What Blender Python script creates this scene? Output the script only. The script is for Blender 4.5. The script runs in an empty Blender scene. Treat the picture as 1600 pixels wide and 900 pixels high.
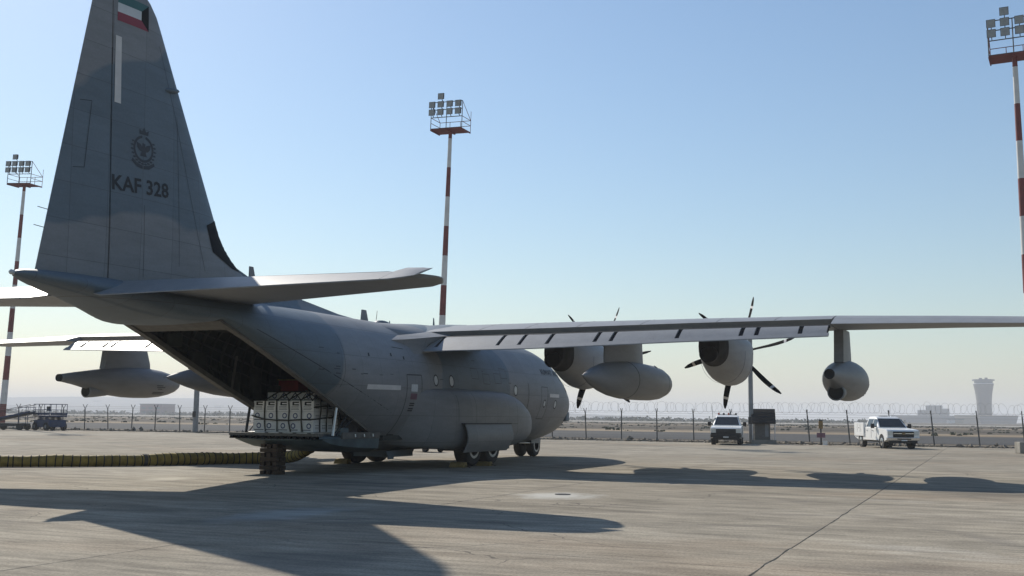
import bpy, bmesh, math, random
from mathutils import Vector, Matrix
R = math.radians
random.seed(7)
scene = bpy.context.scene
COL = scene.collection

# ------------------------------------------------------------------ camera
# world axes: +X = towards the aircraft's tail, +Y = its right wing, +Z up, metres
CAM = Vector((46.495, 18.269, 1.658))
YAW, PITCH, ROLL, FPX = 0.404, 0.116, 0.011, 1730.0
cf = Vector((-math.cos(PITCH)*math.cos(YAW), -math.cos(PITCH)*math.sin(YAW), math.sin(PITCH)))
cr0 = Vector((-math.sin(YAW), math.cos(YAW), 0))
cu0 = cr0.cross(cf)
cr = math.cos(ROLL)*cr0 + math.sin(ROLL)*cu0
cu = -math.sin(ROLL)*cr0 + math.cos(ROLL)*cu0
cam = bpy.data.cameras.new('camera')
cam.sensor_width = 36.0
cam.lens = FPX/1600*36.0
cam.clip_start = 0.1
cam.clip_end = 20000
camo = bpy.data.objects.new('camera', cam)
COL.objects.link(camo)
camo.matrix_world = Matrix(((cr.x, cu.x, -cf.x, CAM.x), (cr.y, cu.y, -cf.y, CAM.y), (cr.z, cu.z, -cf.z, CAM.z), (0, 0, 0, 1)))
scene.camera = camo

def ray(px, py):
    return cf*FPX + cr*(px-800) + cu*(450-py)
def on_ground(px, py, z=0.0):
    d = ray(px, py)
    return CAM + d*((z-CAM.z)/d.z)
def at_x(px, py, x):
    d = ray(px, py)
    return CAM + d*((x-CAM.x)/d.x)

def along(px, x, py=672):
    d = ray(px, py)
    return CAM.y + d.y/d.x*(x-CAM.x)

# ------------------------------------------------------------------ light
SUN = Vector((-3.65, -5.05, 4.5)).normalized()
world = bpy.data.worlds.new('World')
scene.world = world
world.use_nodes = True
wn = world.node_tree.nodes
wn.clear()
sky = wn.new('ShaderNodeTexSky')
sky.sky_type = 'NISHITA'
sky.sun_disc = False
sky.sun_elevation = math.asin(SUN.z)
sky.sun_rotation = math.atan2(SUN.x, SUN.y)
sky.altitude = 0
sky.air_density = 1.35
sky.dust_density = 0.4
sky.ozone_density = 4.8
bg = wn.new('ShaderNodeBackground')
bg.inputs['Strength'].default_value = 0.105
wo = wn.new('ShaderNodeOutputWorld')
world.node_tree.links.new(sky.outputs[0], bg.inputs[0])
world.node_tree.links.new(bg.outputs[0], wo.inputs[0])
sl = bpy.data.lights.new('sun', 'SUN')
sl.energy = 5.0
sl.angle = R(0.53)
sl.color = (1.0, 0.93, 0.82)
so = bpy.data.objects.new('sun', sl)
COL.objects.link(so)
so.rotation_euler = SUN.to_track_quat('Z', 'Y').to_euler()
so.location = (0, 0, 60)
vs = scene.view_settings
vs.view_transform = 'Standard'
vs.look = 'None'
vs.exposure = 0.06
vs.gamma = 1.0
scene.cycles.volume_bounces = 1
scene.cycles.max_bounces = 8
scene.cycles.use_denoising = True

# ------------------------------------------------------------------ materials
MATS = {}
class NT:
    def __init__(self, name):
        self.m = bpy.data.materials.new(name)
        self.m.use_nodes = True
        self.t = self.m.node_tree
        self.n = self.t.nodes
        self.b = self.n['Principled BSDF']
    def new(self, typ, **kw):
        nd = self.n.new(typ)
        for k, v in kw.items():
            setattr(nd, k, v)
        return nd
    def link(self, a, b):
        self.t.links.new(a, b)
    def coord(self, scale=(1, 1, 1), kind='Object'):
        tc = self.new('ShaderNodeTexCoord')
        mp = self.new('ShaderNodeMapping')
        mp.inputs['Scale'].default_value = scale
        self.link(tc.outputs[kind], mp.inputs[0])
        return mp.outputs[0]
    def noise(self, scale, detail=5, rough=0.55, vec=None):
        nd = self.new('ShaderNodeTexNoise')
        nd.inputs['Scale'].default_value = scale
        nd.inputs['Detail'].default_value = detail
        nd.inputs['Roughness'].default_value = rough
        if vec is not None:
            self.link(vec, nd.inputs['Vector'])
        return nd.outputs[0]
    def ramp(self, fac, stops):
        nd = self.new('ShaderNodeValToRGB')
        e = nd.color_ramp.elements
        while len(e) < len(stops):
            e.new(0.5)
        for i, (p, c) in enumerate(stops):
            e[i].position = p
            e[i].color = (c, c, c, 1) if isinstance(c, (int, float)) else (*c, 1)
        self.link(fac, nd.inputs[0])
        return nd.outputs[0]
    def mix(self, a, b, fac=0.5, mode='MIX'):
        nd = self.new('ShaderNodeMix', data_type='RGBA', blend_type=mode)
        for s, v in ((nd.inputs[0], fac), (nd.inputs[6], a), (nd.inputs[7], b)):
            if hasattr(v, 'is_linked'):
                self.link(v, s)
            elif isinstance(v, (int, float)):
                s.default_value = v
            else:
                s.default_value = (*v, 1)
        return nd.outputs[2]
    def math(self, op, a, b=0.0, c=None):
        nd = self.new('ShaderNodeMath', operation=op)
        for s, v in zip(nd.inputs, (a, b, c)):
            if v is None:
                continue
            if hasattr(v, 'is_linked'):
                self.link(v, s)
            else:
                s.default_value = v
        return nd.outputs[0]
    def bump(self, h, strength=0.3, dist=0.02):
        nd = self.new('ShaderNodeBump')
        nd.inputs['Strength'].default_value = strength
        nd.inputs['Distance'].default_value = dist
        self.link(h, nd.inputs['Height'])
        self.link(nd.outputs[0], self.b.inputs['Normal'])
    def base(self, c):
        if hasattr(c, 'is_linked'):
            self.link(c, self.b.inputs['Base Color'])
        else:
            self.b.inputs['Base Color'].default_value = (*c, 1)
    def setp(self, rough=0.5, metal=0.0, spec=0.5):
        self.b.inputs['Roughness'].default_value = rough
        self.b.inputs['Metallic'].default_value = metal
        self.b.inputs['Specular IOR Level'].default_value = spec
        return self.m

def worn(name, col, var=0.25, scale=3.0, rough=0.55, metal=0.0, spec=0.4, bump=0.0):
    """plain surface with uneven colour and roughness"""
    t = NT(name)
    v = t.coord()
    n1 = t.noise(scale, 6, 0.6, v)
    f = t.ramp(n1, [(0.3, 1-var), (0.7, 1+var*0.5)])
    t.base(t.mix(col, f, 1.0, 'MULTIPLY'))
    n2 = t.noise(scale*4, 3, 0.6, v)
    rr = t.math('MULTIPLY_ADD', n2, 0.25, rough-0.125)
    t.link(rr, t.b.inputs['Roughness'])
    if bump:
        t.bump(n2, bump, 0.01)
    t.b.inputs['Metallic'].default_value = metal
    t.b.inputs['Specular IOR Level'].default_value = spec
    MATS[name] = t.m
    return t.m

LIGHT_GREY = (0.206, 0.210, 0.216)
DARK_GREY = (0.114, 0.147, 0.176)
def paint(name, bands, panels=True, rough=0.50, gain=1.0, spec=0.34):
    """two-tone camouflage in aircraft axes; bands = list of (nx,nz,offset): each side switch flips the tone"""
    t = NT(name)
    tc = t.new('ShaderNodeTexCoord')
    sep = t.new('ShaderNodeSeparateXYZ')
    t.link(tc.outputs['Object'], sep.inputs[0])
    v = tc.outputs['Object']
    wob = t.math('MULTIPLY_ADD', t.noise(0.45, 2, 0.5, v), 1.6, -0.8)
    mask = None
    for (ax, az, off) in bands:
        d = t.math('MULTIPLY', sep.outputs[0], ax)
        d = t.math('MULTIPLY_ADD', sep.outputs[2], az, d)
        d = t.math('ADD', d, wob)
        d = t.math('SUBTRACT', d, off)
        s = t.new('ShaderNodeMapRange')
        s.inputs['From Min'].default_value = -0.06
        s.inputs['From Max'].default_value = 0.06
        t.link(d, s.inputs['Value'])
        o = s.outputs[0]
        mask = o if mask is None else t.math('ABSOLUTE', t.math('SUBTRACT', mask, o))
    colr = t.mix(LIGHT_GREY, DARK_GREY, mask if mask is not None else 0.0)
    mp = t.new('ShaderNodeMapping')
    mp.inputs['Scale'].default_value = (0.5, 1.0, 2.2)
    t.link(v, mp.inputs[0])
    dirt = t.ramp(t.noise(2.2, 7, 0.65, mp.outputs[0]), [(0.28, 0.86), (0.62, 1.04)])
    colr = t.mix(colr, dirt, 1.0, 'MULTIPLY')
    fine = t.ramp(t.noise(19, 4, 0.7, v), [(0.3, 0.9), (0.7, 1.06)])
    colr = t.mix(colr, fine, 0.8, 'MULTIPLY')
    if panels:
        cell = t.new('ShaderNodeCombineXYZ')
        for ch, per in ((0, 1.016), (2, 0.83)):
            t.link(t.math('FLOOR', t.math('DIVIDE', sep.outputs[ch], per)), cell.inputs[ch])
        wnz = t.new('ShaderNodeTexWhiteNoise')
        t.link(cell.outputs[0], wnz.inputs['Vector'])
        colr = t.mix(colr, t.math('MULTIPLY_ADD', wnz.outputs['Value'], 0.13, 0.935), 1.0, 'MULTIPLY')
        lines = None
        for ch, per, wd in ((0, 1.016, 0.010), (2, 0.83, 0.012)):
            fr = t.math('FRACT', t.math('DIVIDE', sep.outputs[ch], per))
            ln = t.math('LESS_THAN', fr, wd)
            lines = ln if lines is None else t.math('MAXIMUM', lines, ln)
        colr = t.mix(colr, (0.05, 0.05, 0.055), t.math('MULTIPLY', lines, 0.62))
        # shallow skin waviness between frames
        w = t.math('SINE', t.math('MULTIPLY', sep.outputs[0], 6.184*2))
        t.bump(t.math('MULTIPLY_ADD', lines, -0.6, t.math('MULTIPLY', w, 0.12)), 0.35, 0.012)
    t.base(colr)
    if gain != 1.0:
        colr = t.mix(colr, (gain, gain, gain), 1.0, 'MULTIPLY')
        t.base(colr)
    t.setp(rough, 0.0, spec)
    MATS[name] = t.m
    return t.m

paint('fuselage_paint', [(1, 0.25, 20.9), (1, 0.1, 14.6), (1, 0.0, 8.9)])
paint('fin_paint', [(0.10, 1, 8.75), (0.62, 1, 26.4)], True)
paint('wing_paint', [(0.2, 0, 9)], False, 0.47, 1.25, 0.40)
paint('pod_paint', [], False)
paint('nacelle_paint', [], False, 0.5, 1.4)
paint('sponson_paint', [], True)
paint('dark_paint', [(1, 0, -50)], False)
worn('black_rubber', (0.018, 0.018, 0.019), 0.3, 6, 0.75)
worn('black_paint', (0.016, 0.017, 0.019), 0.3, 5, 0.75, 0, 0.15)
worn('blade_black', (0.012, 0.012, 0.013), 0.3, 5, 0.9, 0, 0.03)
worn('soot_paint', (0.055, 0.053, 0.052), 0.5, 3, 0.8, 0, 0.15)
worn('soot_hole_shade', (0.03, 0.028, 0.027), 0.5, 4, 0.85)  # exhaust soot, and the painted-in dark of hollow openings
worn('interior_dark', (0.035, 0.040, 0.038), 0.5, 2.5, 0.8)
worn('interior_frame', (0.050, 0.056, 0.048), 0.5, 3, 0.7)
worn('sill_paint', (0.11, 0.105, 0.095), 0.3, 5, 0.6)
worn('ramp_green', (0.085, 0.115, 0.125), 0.35, 2.5, 0.6)
worn('strip_light', (0.58, 0.55, 0.52), 0.12, 3, 0.5)
worn('marking_dark', (0.018, 0.022, 0.027), 0.15, 8, 0.6)
worn('marking_mid', (0.045, 0.052, 0.064), 0.15, 8, 0.6)
worn('seam_dark', (0.03, 0.034, 0.038), 0.2, 8, 0.7)
worn('flag_red', (0.24, 0.035, 0.055), 0.12, 6, 0.5)
worn('flag_green', (0.035, 0.12, 0.12), 0.12, 6, 0.5)
worn('flag_white', (0.55, 0.57, 0.57), 0.08, 6, 0.5)
worn('bare_metal', (0.55, 0.55, 0.54), 0.2, 6, 0.35, 0.9)
worn('white_enamel', (0.75, 0.75, 0.72), 0.10, 2.5, 0.35)
worn('window_pale', (0.50, 0.52, 0.52), 0.15, 9, 0.25)
worn('glass_dark', (0.02, 0.024, 0.027), 0.3, 3, 0.08, 0.0, 0.6)
worn('rim_grey', (0.55, 0.55, 0.53), 0.25, 9, 0.45, 0.4)
worn('mast_red', (0.17, 0.028, 0.026), 0.3, 1.5, 0.6)
worn('mast_white', (0.62, 0.61, 0.59), 0.15, 1.5, 0.55)
worn('steel_grey', (0.22, 0.23, 0.24), 0.25, 3, 0.55, 0.3)
worn('lamp_grey', (0.30, 0.31, 0.30), 0.25, 5, 0.4)
worn('lift_blue', (0.006, 0.030, 0.095), 0.35, 4, 0.5)
worn('dark_machine', (0.03, 0.032, 0.036), 0.4, 4, 0.6)
worn('post_dark', (0.07, 0.075, 0.075), 0.4, 3, 0.7, 0.2)
worn('wire_grey', (0.30, 0.30, 0.29), 0.2, 3, 0.5, 0.5)
worn('carton', (0.80, 0.78, 0.76), 0.10, 5, 0.75)
worn('carton_print', (0.03, 0.03, 0.032), 0.2, 20, 0.7)
worn('carton_blue', (0.04, 0.06, 0.17), 0.2, 20, 0.7)
worn('carton_grey', (0.13, 0.13, 0.15), 0.2, 20, 0.7)
worn('net_webbing', (0.075, 0.07, 0.06), 0.4, 12, 0.9)
worn('red_crate', (0.30, 0.035, 0.025), 0.25, 4, 0.6)
worn('timber', (0.065, 0.045, 0.032), 0.5, 5, 0.85, 0, 0.3, 0.3)
worn('chock_yellow', (0.24, 0.17, 0.06), 0.4, 8, 0.8)
worn('kerb_concrete', (0.26, 0.245, 0.215), 0.4, 1.5, 0.9, 0, 0.2, 0.3)
worn('rubble', (0.20, 0.175, 0.14), 0.5, 2.5, 0.95, 0, 0.2)
worn('brass_brown', (0.22, 0.14, 0.05), 0.4, 7, 0.6)
worn('sign_mauve', (0.18, 0.09, 0.12), 0.3, 7, 0.7)
worn('far_concrete', (0.07, 0.062, 0.058), 0.12, 0.05, 0.8)
worn('far_tan', (0.42, 0.34, 0.24), 0.15, 0.05, 0.85)
worn('far_grey', (0.09, 0.105, 0.13), 0.2, 0.05, 0.7)
worn('far_glass', (0.08, 0.12, 0.16), 0.2, 0.05, 0.2)
worn('far_white', (0.72, 0.72, 0.70), 0.1, 0.05, 0.6)
worn('foliage', (0.055, 0.07, 0.035), 0.5, 0.15, 0.9)
worn('truck_white', (0.80, 0.80, 0.78), 0.025, 0.8, 0.30)
worn('chrome', (0.6, 0.6, 0.6), 0.1, 5, 0.2, 0.9)
worn('beacon_red', (0.35, 0.03, 0.02), 0.1, 5, 0.3)
worn('lens', (0.62, 0.62, 0.58), 0.2, 9, 0.15)

def hose_mat():
    t = NT('duct_yellow')
    v = t.coord()
    f = t.ramp(t.noise(2.5, 6, 0.65, v), [(0.32, 0.40), (0.66, 1.15)])
    t.base(t.mix((0.27, 0.195, 0.045), f, 1.0, 'MULTIPLY'))
    MATS['duct_yellow'] = t.setp(0.7, 0, 0.3)
hose_mat()

def concrete():
    t = NT('apron_concrete')
    tc = t.new('ShaderNodeTexCoord')
    geo = t.new('ShaderNodeNewGeometry')
    pos = geo.outputs['Position']
    oi = t.new('ShaderNodeObjectInfo')
    def mapped(sc, rot=0.0):
        mp = t.new('ShaderNodeMapping')
        mp.inputs['Scale'].default_value = sc
        mp.inputs['Rotation'].default_value = (0, 0, rot)
        t.link(pos, mp.inputs[0])
        return mp.outputs[0]
    big = t.noise(0.07, 5, 0.6, pos)
    c = t.ramp(big, [(0.30, (0.245, 0.216, 0.168)), (0.5, (0.315, 0.280, 0.222)), (0.70, (0.385, 0.348, 0.282))])
    # broom and brush-wear streaks running across the slabs
    st = t.noise(1.0, 7, 0.68, mapped((1.9, 0.16, 1)))
    c = t.mix(c, t.ramp(st, [(0.32, 0.70), (0.5, 0.98), (0.68, 1.20)]), 1.0, 'MULTIPLY')
    mid = t.noise(0.75, 6, 0.66, mapped((1.5, 0.75, 1), 0.1))
    c = t.mix(c, t.ramp(mid, [(0.30, 0.66), (0.52, 1.0), (0.72, 1.22)]), 0.9, 'MULTIPLY')
    # oil and rubber stains
    oil = t.noise(0.33, 4, 0.55, mapped((1.2, 0.45, 1), 0.3))
    c = t.mix(c, (0.085, 0.078, 0.070), t.math('MULTIPLY', t.ramp(oil, [(0.60, 0.0), (0.74, 1.0)]), 0.55))
    # pale laitance patches
    pale = t.noise(0.5, 6, 0.7, mapped((0.8, 0.3, 1), -0.1))
    c = t.mix(c, (0.44, 0.41, 0.36), t.math('MULTIPLY', t.ramp(pale, [(0.60, 0.0), (0.72, 1.0)]), 0.5))
    st2 = t.noise(1.0, 6, 0.7, mapped((7.0, 0.9, 1), 0.05))
    c = t.mix(c, t.ramp(st2, [(0.30, 0.62), (0.5, 1.0), (0.70, 1.28)]), 0.85, 'MULTIPLY')
    rust = t.noise(0.16, 4, 0.6, mapped((1.0, 0.5, 1), 0.7))
    c = t.mix(c, (0.36, 0.235, 0.14), t.math('MULTIPLY', t.ramp(rust, [(0.52, 0.0), (0.70, 1.0)]), 0.22))
    grit = t.noise(26, 4, 0.75, pos)
    c = t.mix(c, t.ramp(grit, [(0.30, 0.55), (0.55, 1.02), (0.75, 1.3)]), 0.9, 'MULTIPLY')
    # each pour has its own tone
    sl_ = t.math('MULTIPLY_ADD', oi.outputs['Random'], 0.16, 0.92)
    c = t.mix(c, sl_, 1.0, 'MULTIPLY')
    # mineral bloom round a drain, a pale repair, and worn tyre tracks
    sp = t.new('ShaderNodeSeparateXYZ')
    t.link(pos, sp.inputs[0])
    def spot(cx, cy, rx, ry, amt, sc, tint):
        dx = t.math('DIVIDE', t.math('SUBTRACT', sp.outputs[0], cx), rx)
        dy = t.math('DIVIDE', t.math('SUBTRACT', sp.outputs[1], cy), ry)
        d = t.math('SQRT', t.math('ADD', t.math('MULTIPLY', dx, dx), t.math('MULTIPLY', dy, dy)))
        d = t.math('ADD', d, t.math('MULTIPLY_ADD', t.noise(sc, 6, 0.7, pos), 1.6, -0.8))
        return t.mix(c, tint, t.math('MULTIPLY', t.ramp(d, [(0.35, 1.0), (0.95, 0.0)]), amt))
    c = spot(24.1, 9.75, 1.3, 1.15, 0.75, 1.4, (0.52, 0.51, 0.47))
    c = spot(23.7, -0.95, 1.0, 0.75, 0.8, 1.2, (0.50, 0.46, 0.38))
    c = spot(30.5, 7.4, 2.2, 0.9, 0.4, 0.9, (0.42, 0.45, 0.45))
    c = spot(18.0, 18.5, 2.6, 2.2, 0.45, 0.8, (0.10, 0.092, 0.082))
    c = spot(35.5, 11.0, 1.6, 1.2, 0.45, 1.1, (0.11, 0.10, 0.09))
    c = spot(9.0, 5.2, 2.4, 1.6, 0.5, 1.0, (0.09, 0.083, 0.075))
    for (cx, cy, rad, wd) in ((70, 30, 44.0, 0.16), (70, 30, 46.2, 0.16), (-20, -30, 62.0, 0.14), (-20, -30, 64.0, 0.14), (60, -40, 66.0, 0.2)):
        dx, dy = t.math('SUBTRACT', sp.outputs[0], cx), t.math('SUBTRACT', sp.outputs[1], cy)
        d = t.math('SQRT', t.math('ADD', t.math('MULTIPLY', dx, dx), t.math('MULTIPLY', dy, dy)))
        e = t.math('ABSOLUTE', t.math('SUBTRACT', d, rad))
        k_ = t.ramp(e, [(wd*0.6, 1.0), (wd*1.6, 0.0)])
        c = t.mix(c, (0.11, 0.10, 0.092), t.math('MULTIPLY', t.math('MULTIPLY', k_, t.ramp(t.noise(0.5, 4, 0.6, pos), [(0.4, 0.0), (0.65, 1.0)])), 0.38))
    # hairline cracks
    vo = t.new('ShaderNodeTexVoronoi', feature='DISTANCE_TO_EDGE')
    vo.inputs['Scale'].default_value = 0.30
    warp = t.new('ShaderNodeVectorMath', operation='ADD')
    nz = t.new('ShaderNodeTexNoise')
    nz.inputs['Scale'].default_value = 0.9
    nz.inputs['Detail'].default_value = 4
    t.link(pos, nz.inputs['Vector'])
    t.link(pos, warp.inputs[0])
    t.link(nz.outputs['Color'], warp.inputs[1])
    t.link(warp.outputs[0], vo.inputs['Vector'])
    ck = t.math('LESS_THAN', vo.outputs['Distance'], 0.0035)
    ck = t.math('MULTIPLY', ck, t.ramp(t.noise(0.21, 2, 0.5, pos), [(0.52, 0.0), (0.58, 1.0)]))
    c = t.mix(c, (0.07, 0.062, 0.055), t.math('MULTIPLY', ck, 0.7))
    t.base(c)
    hgt = t.math('MULTIPLY_ADD', st, 0.9, t.math('MULTIPLY', grit, 0.45))
    t.bump(hgt, 0.6, 0.012)
    t.setp(0.92, 0, 0.12)
    MATS['apron_concrete'] = t.m
concrete()

def soil(name, c1, c2, c3, sc=0.08, stretch=(1, 0.35, 1)):
    t = NT(name)
    geo = t.new('ShaderNodeNewGeometry')
    mp = t.new('ShaderNodeMapping')
    mp.inputs['Scale'].default_value = stretch
    t.link(geo.outputs['Position'], mp.inputs[0])
    n = t.noise(sc, 8, 0.65, mp.outputs[0])
    c = t.ramp(n, [(0.35, c1), (0.5, c2), (0.66, c3)])
    g = t.noise(3.0, 5, 0.7, geo.outputs['Position'])
    c = t.mix(c, t.ramp(g, [(0.3, 0.7), (0.7, 1.15)]), 0.8, 'MULTIPLY')
    t.base(c)
    t.bump(g, 0.5, 0.05)
    t.setp(0.95, 0, 0.15)
    MATS[name] = t.m
soil('dry_soil', (0.055, 0.047, 0.036), (0.10, 0.083, 0.062), (0.17, 0.137, 0.098), 0.035, (1, 0.12, 1))
soil('asphalt', (0.058, 0.058, 0.060), (0.075, 0.075, 0.076), (0.10, 0.098, 0.094), 0.15, (1, 0.2, 1))
soil('joint_filler', (0.05, 0.046, 0.042), (0.16, 0.145, 0.12), (0.50, 0.46, 0.39), 1.6, (1, 1, 1))
soil('pale_spill', (0.36, 0.345, 0.30), (0.46, 0.445, 0.40), (0.54, 0.52, 0.47), 1.2, (1, 1, 1))
soil('hill_soil', (0.05, 0.047, 0.045), (0.075, 0.07, 0.065), (0.13, 0.12, 0.11), 0.012, (1, 1, 2.5))
soil('sand_strip', (0.19, 0.145, 0.095), (0.27, 0.212, 0.145), (0.35, 0.28, 0.20), 0.12, (1, 0.25, 1))

# ------------------------------------------------------------------ mesh helpers
def mesh_obj(name, verts, faces, mat, parent=None, smooth=None, loc=None):
    me = bpy.data.meshes.new(name)
    me.from_pydata([tuple(v) for v in verts], [], faces)
    return finish(name, me, mat, parent, smooth, loc)

def finish(name, me, mat, parent=None, smooth=None, loc=None, normals=True):
    if normals:
        bm = bmesh.new()
        bm.from_mesh(me)
        bmesh.ops.remove_doubles(bm, verts=bm.verts, dist=1e-5)
        bmesh.ops.recalc_face_normals(bm, faces=bm.faces)
        bm.to_mesh(me)
        bm.free()
    me.materials.append(MATS[mat] if isinstance(mat, str) else mat)
    if smooth:
        me.polygons.foreach_set('use_smooth', [True]*len(me.polygons))
        me.set_sharp_from_angle(angle=R(smooth))
    o = bpy.data.objects.new(name, me)
    COL.objects.link(o)
    if loc is not None:
        o.location = loc
    if parent:
        o.parent = parent
    return o

class MB:
    """collects simple solids into one mesh"""
    def __init__(self):
        self.v, self.f = [], []
    def add(self, verts, faces):
        n = len(self.v)
        self.v += [Vector(v) for v in verts]
        self.f += [tuple(i+n for i in f) for f in faces]
        return self
    def box(self, a, b):
        (x0, y0, z0), (x1, y1, z1) = a, b
        return self.add([(x0, y0, z0), (x1, y0, z0), (x1, y1, z0), (x0, y1, z0), (x0, y0, z1), (x1, y0, z1), (x1, y1, z1), (x0, y1, z1)],
                        [(0, 3, 2, 1), (4, 5, 6, 7), (0, 1, 5, 4), (1, 2, 6, 5), (2, 3, 7, 6), (3, 0, 4, 7)])
    def tube(self, pts, r, n=6, cap=True):
        pts = [Vector(p) for p in pts]
        rs = r if isinstance(r, (list, tuple)) else [r]*len(pts)
        base = len(self.v)
        up = None
        for i, p in enumerate(pts):
            d = (pts[min(i+1, len(pts)-1)] - pts[max(i-1, 0)]).normalized()
            if up is None:
                up = Vector((0, 0, 1)) if abs(d.z) < 0.9 else Vector((1, 0, 0))
            s = d.cross(up).normalized()
            up = s.cross(d).normalized()
            for k in range(n):
                a = 2*math.pi*k/n
                self.v.append(p + (s*math.cos(a) + up*math.sin(a))*rs[i])
        for i in range(len(pts)-1):
            for k in range(n):
                self.f.append((base+i*n+k, base+i*n+(k+1) % n, base+(i+1)*n+(k+1) % n, base+(i+1)*n+k))
        if cap:
            self.f.append(tuple(base+k for k in range(n))[::-1])
            self.f.append(tuple(base+(len(pts)-1)*n+k for k in range(n)))
        return self
    def bar(self, a, b, w, h):
        """rectangular bar from a to b, w sideways, h upwards"""
        a, b = Vector(a), Vector(b)
        d = (b-a).normalized()
        up = Vector((0, 0, 1)) if abs(d.z) < 0.95 else Vector((1, 0, 0))
        s = d.cross(up).normalized()*(w/2)
        u = s.cross(d).normalized()*(h/2)
        vs_ = [p+i*s+j*u for p in (a, b) for (i, j) in ((-1, -1), (1, -1), (1, 1), (-1, 1))]
        return self.add(vs_, [(0, 3, 2, 1), (4, 5, 6, 7), (0, 1, 5, 4), (1, 2, 6, 5), (2, 3, 7, 6), (3, 0, 4, 7)])
    def loft(self, rings, closed=True, cap0=True, cap1=True):
        n = len(rings[0])
        base = len(self.v)
        for r in rings:
            self.v += [Vector(p) for p in r]
        m = n if closed else n-1
        for i in range(len(rings)-1):
            for k in range(m):
                self.f.append((base+i*n+k, base+i*n+(k+1) % n, base+(i+1)*n+(k+1) % n, base+(i+1)*n+k))
        if cap0:
            self.f.append(tuple(base+k for k in range(n))[::-1])
        if cap1:
            self.f.append(tuple(base+(len(rings)-1)*n+k for k in range(n)))
        return self
    def lathe_x(self, prof, cy, cz, n=24, sy=1.0, sz=1.0):
        rings = [[(x, cy+r*sy*math.cos(2*math.pi*k/n), cz+r*sz*math.sin(2*math.pi*k/n)) for k in range(n)] for (x, r) in prof]
        return self.loft(rings)
    def prism(self, poly, axis, a, b):
        """extrude 2-D outline; axis 'y': poly is (x,z)"""
        def P(p, t):
            return {'y': (p[0], t, p[1]), 'x': (t, p[0], p[1]), 'z': (p[0], p[1], t)}[axis]
        n = len(poly)
        return self.add([P(p, a) for p in poly]+[P(p, b) for p in poly],
                        [tuple(range(n))[::-1], tuple(range(n, 2*n))]+[(i, (i+1) % n, n+(i+1) % n, n+i) for i in range(n)])
    def build(self, name, mat, parent=None, smooth=None, loc=None):
        return mesh_obj(name, self.v, self.f, mat, parent, smooth, loc)

def bevel(o, w=0.02, seg=2):
    m = o.modifiers.new('bevel', 'BEVEL')
    m.width = w
    m.segments = seg
    m.limit_method = 'ANGLE'
    m.angle_limit = R(35)
    return o

def thing(name, label, cat, loc=(0, 0, 0), rz=0.0, group=None):
    o = bpy.data.objects.new(name, None)
    o.empty_display_size = 0.3
    COL.objects.link(o)
    o.location = loc
    o.rotation_euler = (0, 0, rz)
    return tag(o, label, cat, group)
def tag(o, label, cat, group=None):
    o['label'] = label
    o['category'] = cat
    if group:
        o['group'] = group
    return o
def kind(o, k, label=None):
    o['kind'] = k
    if label:
        o['label'] = label
    return o
def copy_tree(o, parent=None):
    c = o.copy()
    COL.objects.link(c)
    c.parent = parent
    for ch in [x for x in o.children]:
        copy_tree(ch, c)
    return c

def lerp(tab, x):
    if x <= tab[0][0]:
        return tab[0][1:]
    for a, b in zip(tab, tab[1:]):
        if x <= b[0]:
            t = (x-a[0])/(b[0]-a[0])
            return tuple(p+(q-p)*t for p, q in zip(a[1:], b[1:]))
    return tab[-1][1:]
def smooth_tab(tab, x):
    """Catmull-like smooth interpolation of a table"""
    n = len(tab)
    if x <= tab[0][0]:
        return tab[0][1:]
    if x >= tab[-1][0]:
        return tab[-1][1:]
    i = max(k for k in range(n) if tab[k][0] <= x)
    a, b = tab[i], tab[i+1]
    h = b[0]-a[0]
    t = (x-a[0])/h
    out = []
    for c in range(1, len(a)):
        def slope(k):
            if k <= 0 or k >= n-1:
                k2 = min(max(k, 0), n-2) if k <= 0 else n-2
                return (tab[k2+1][c]-tab[k2][c])/(tab[k2+1][0]-tab[k2][0])
            d0 = (tab[k][c]-tab[k-1][c])/(tab[k][0]-tab[k-1][0])
            d1 = (tab[k+1][c]-tab[k][c])/(tab[k+1][0]-tab[k][0])
            if d0*d1 <= 0:
                return 0.0
            return 2*d0*d1/(d0+d1)
        m0, m1 = slope(i), slope(i+1)
        t2, t3 = t*t, t*t*t
        out.append((2*t3-3*t2+1)*a[c]+(t3-2*t2+t)*h*m0+(-2*t3+3*t2)*b[c]+(t3-t2)*h*m1)
    return tuple(out)

def text_faces(s, size):
    cu_ = bpy.data.curves.new('t', 'FONT')
    cu_.body = s
    cu_.size = size
    cu_.offset = size*0.022
    cu_.resolution_u = 2
    ob = bpy.data.objects.new('t', cu_)
    COL.objects.link(ob)
    dg = bpy.context.evaluated_depsgraph_get()
    me = bpy.data.meshes.new_from_object(ob.evaluated_get(dg))
    vs_ = [v.co.copy() for v in me.vertices]
    fs_ = [tuple(p.vertices) for p in me.polygons]
    bpy.data.objects.remove(ob)
    bpy.data.curves.remove(cu_)
    bpy.data.meshes.remove(me)
    return vs_, fs_

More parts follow.
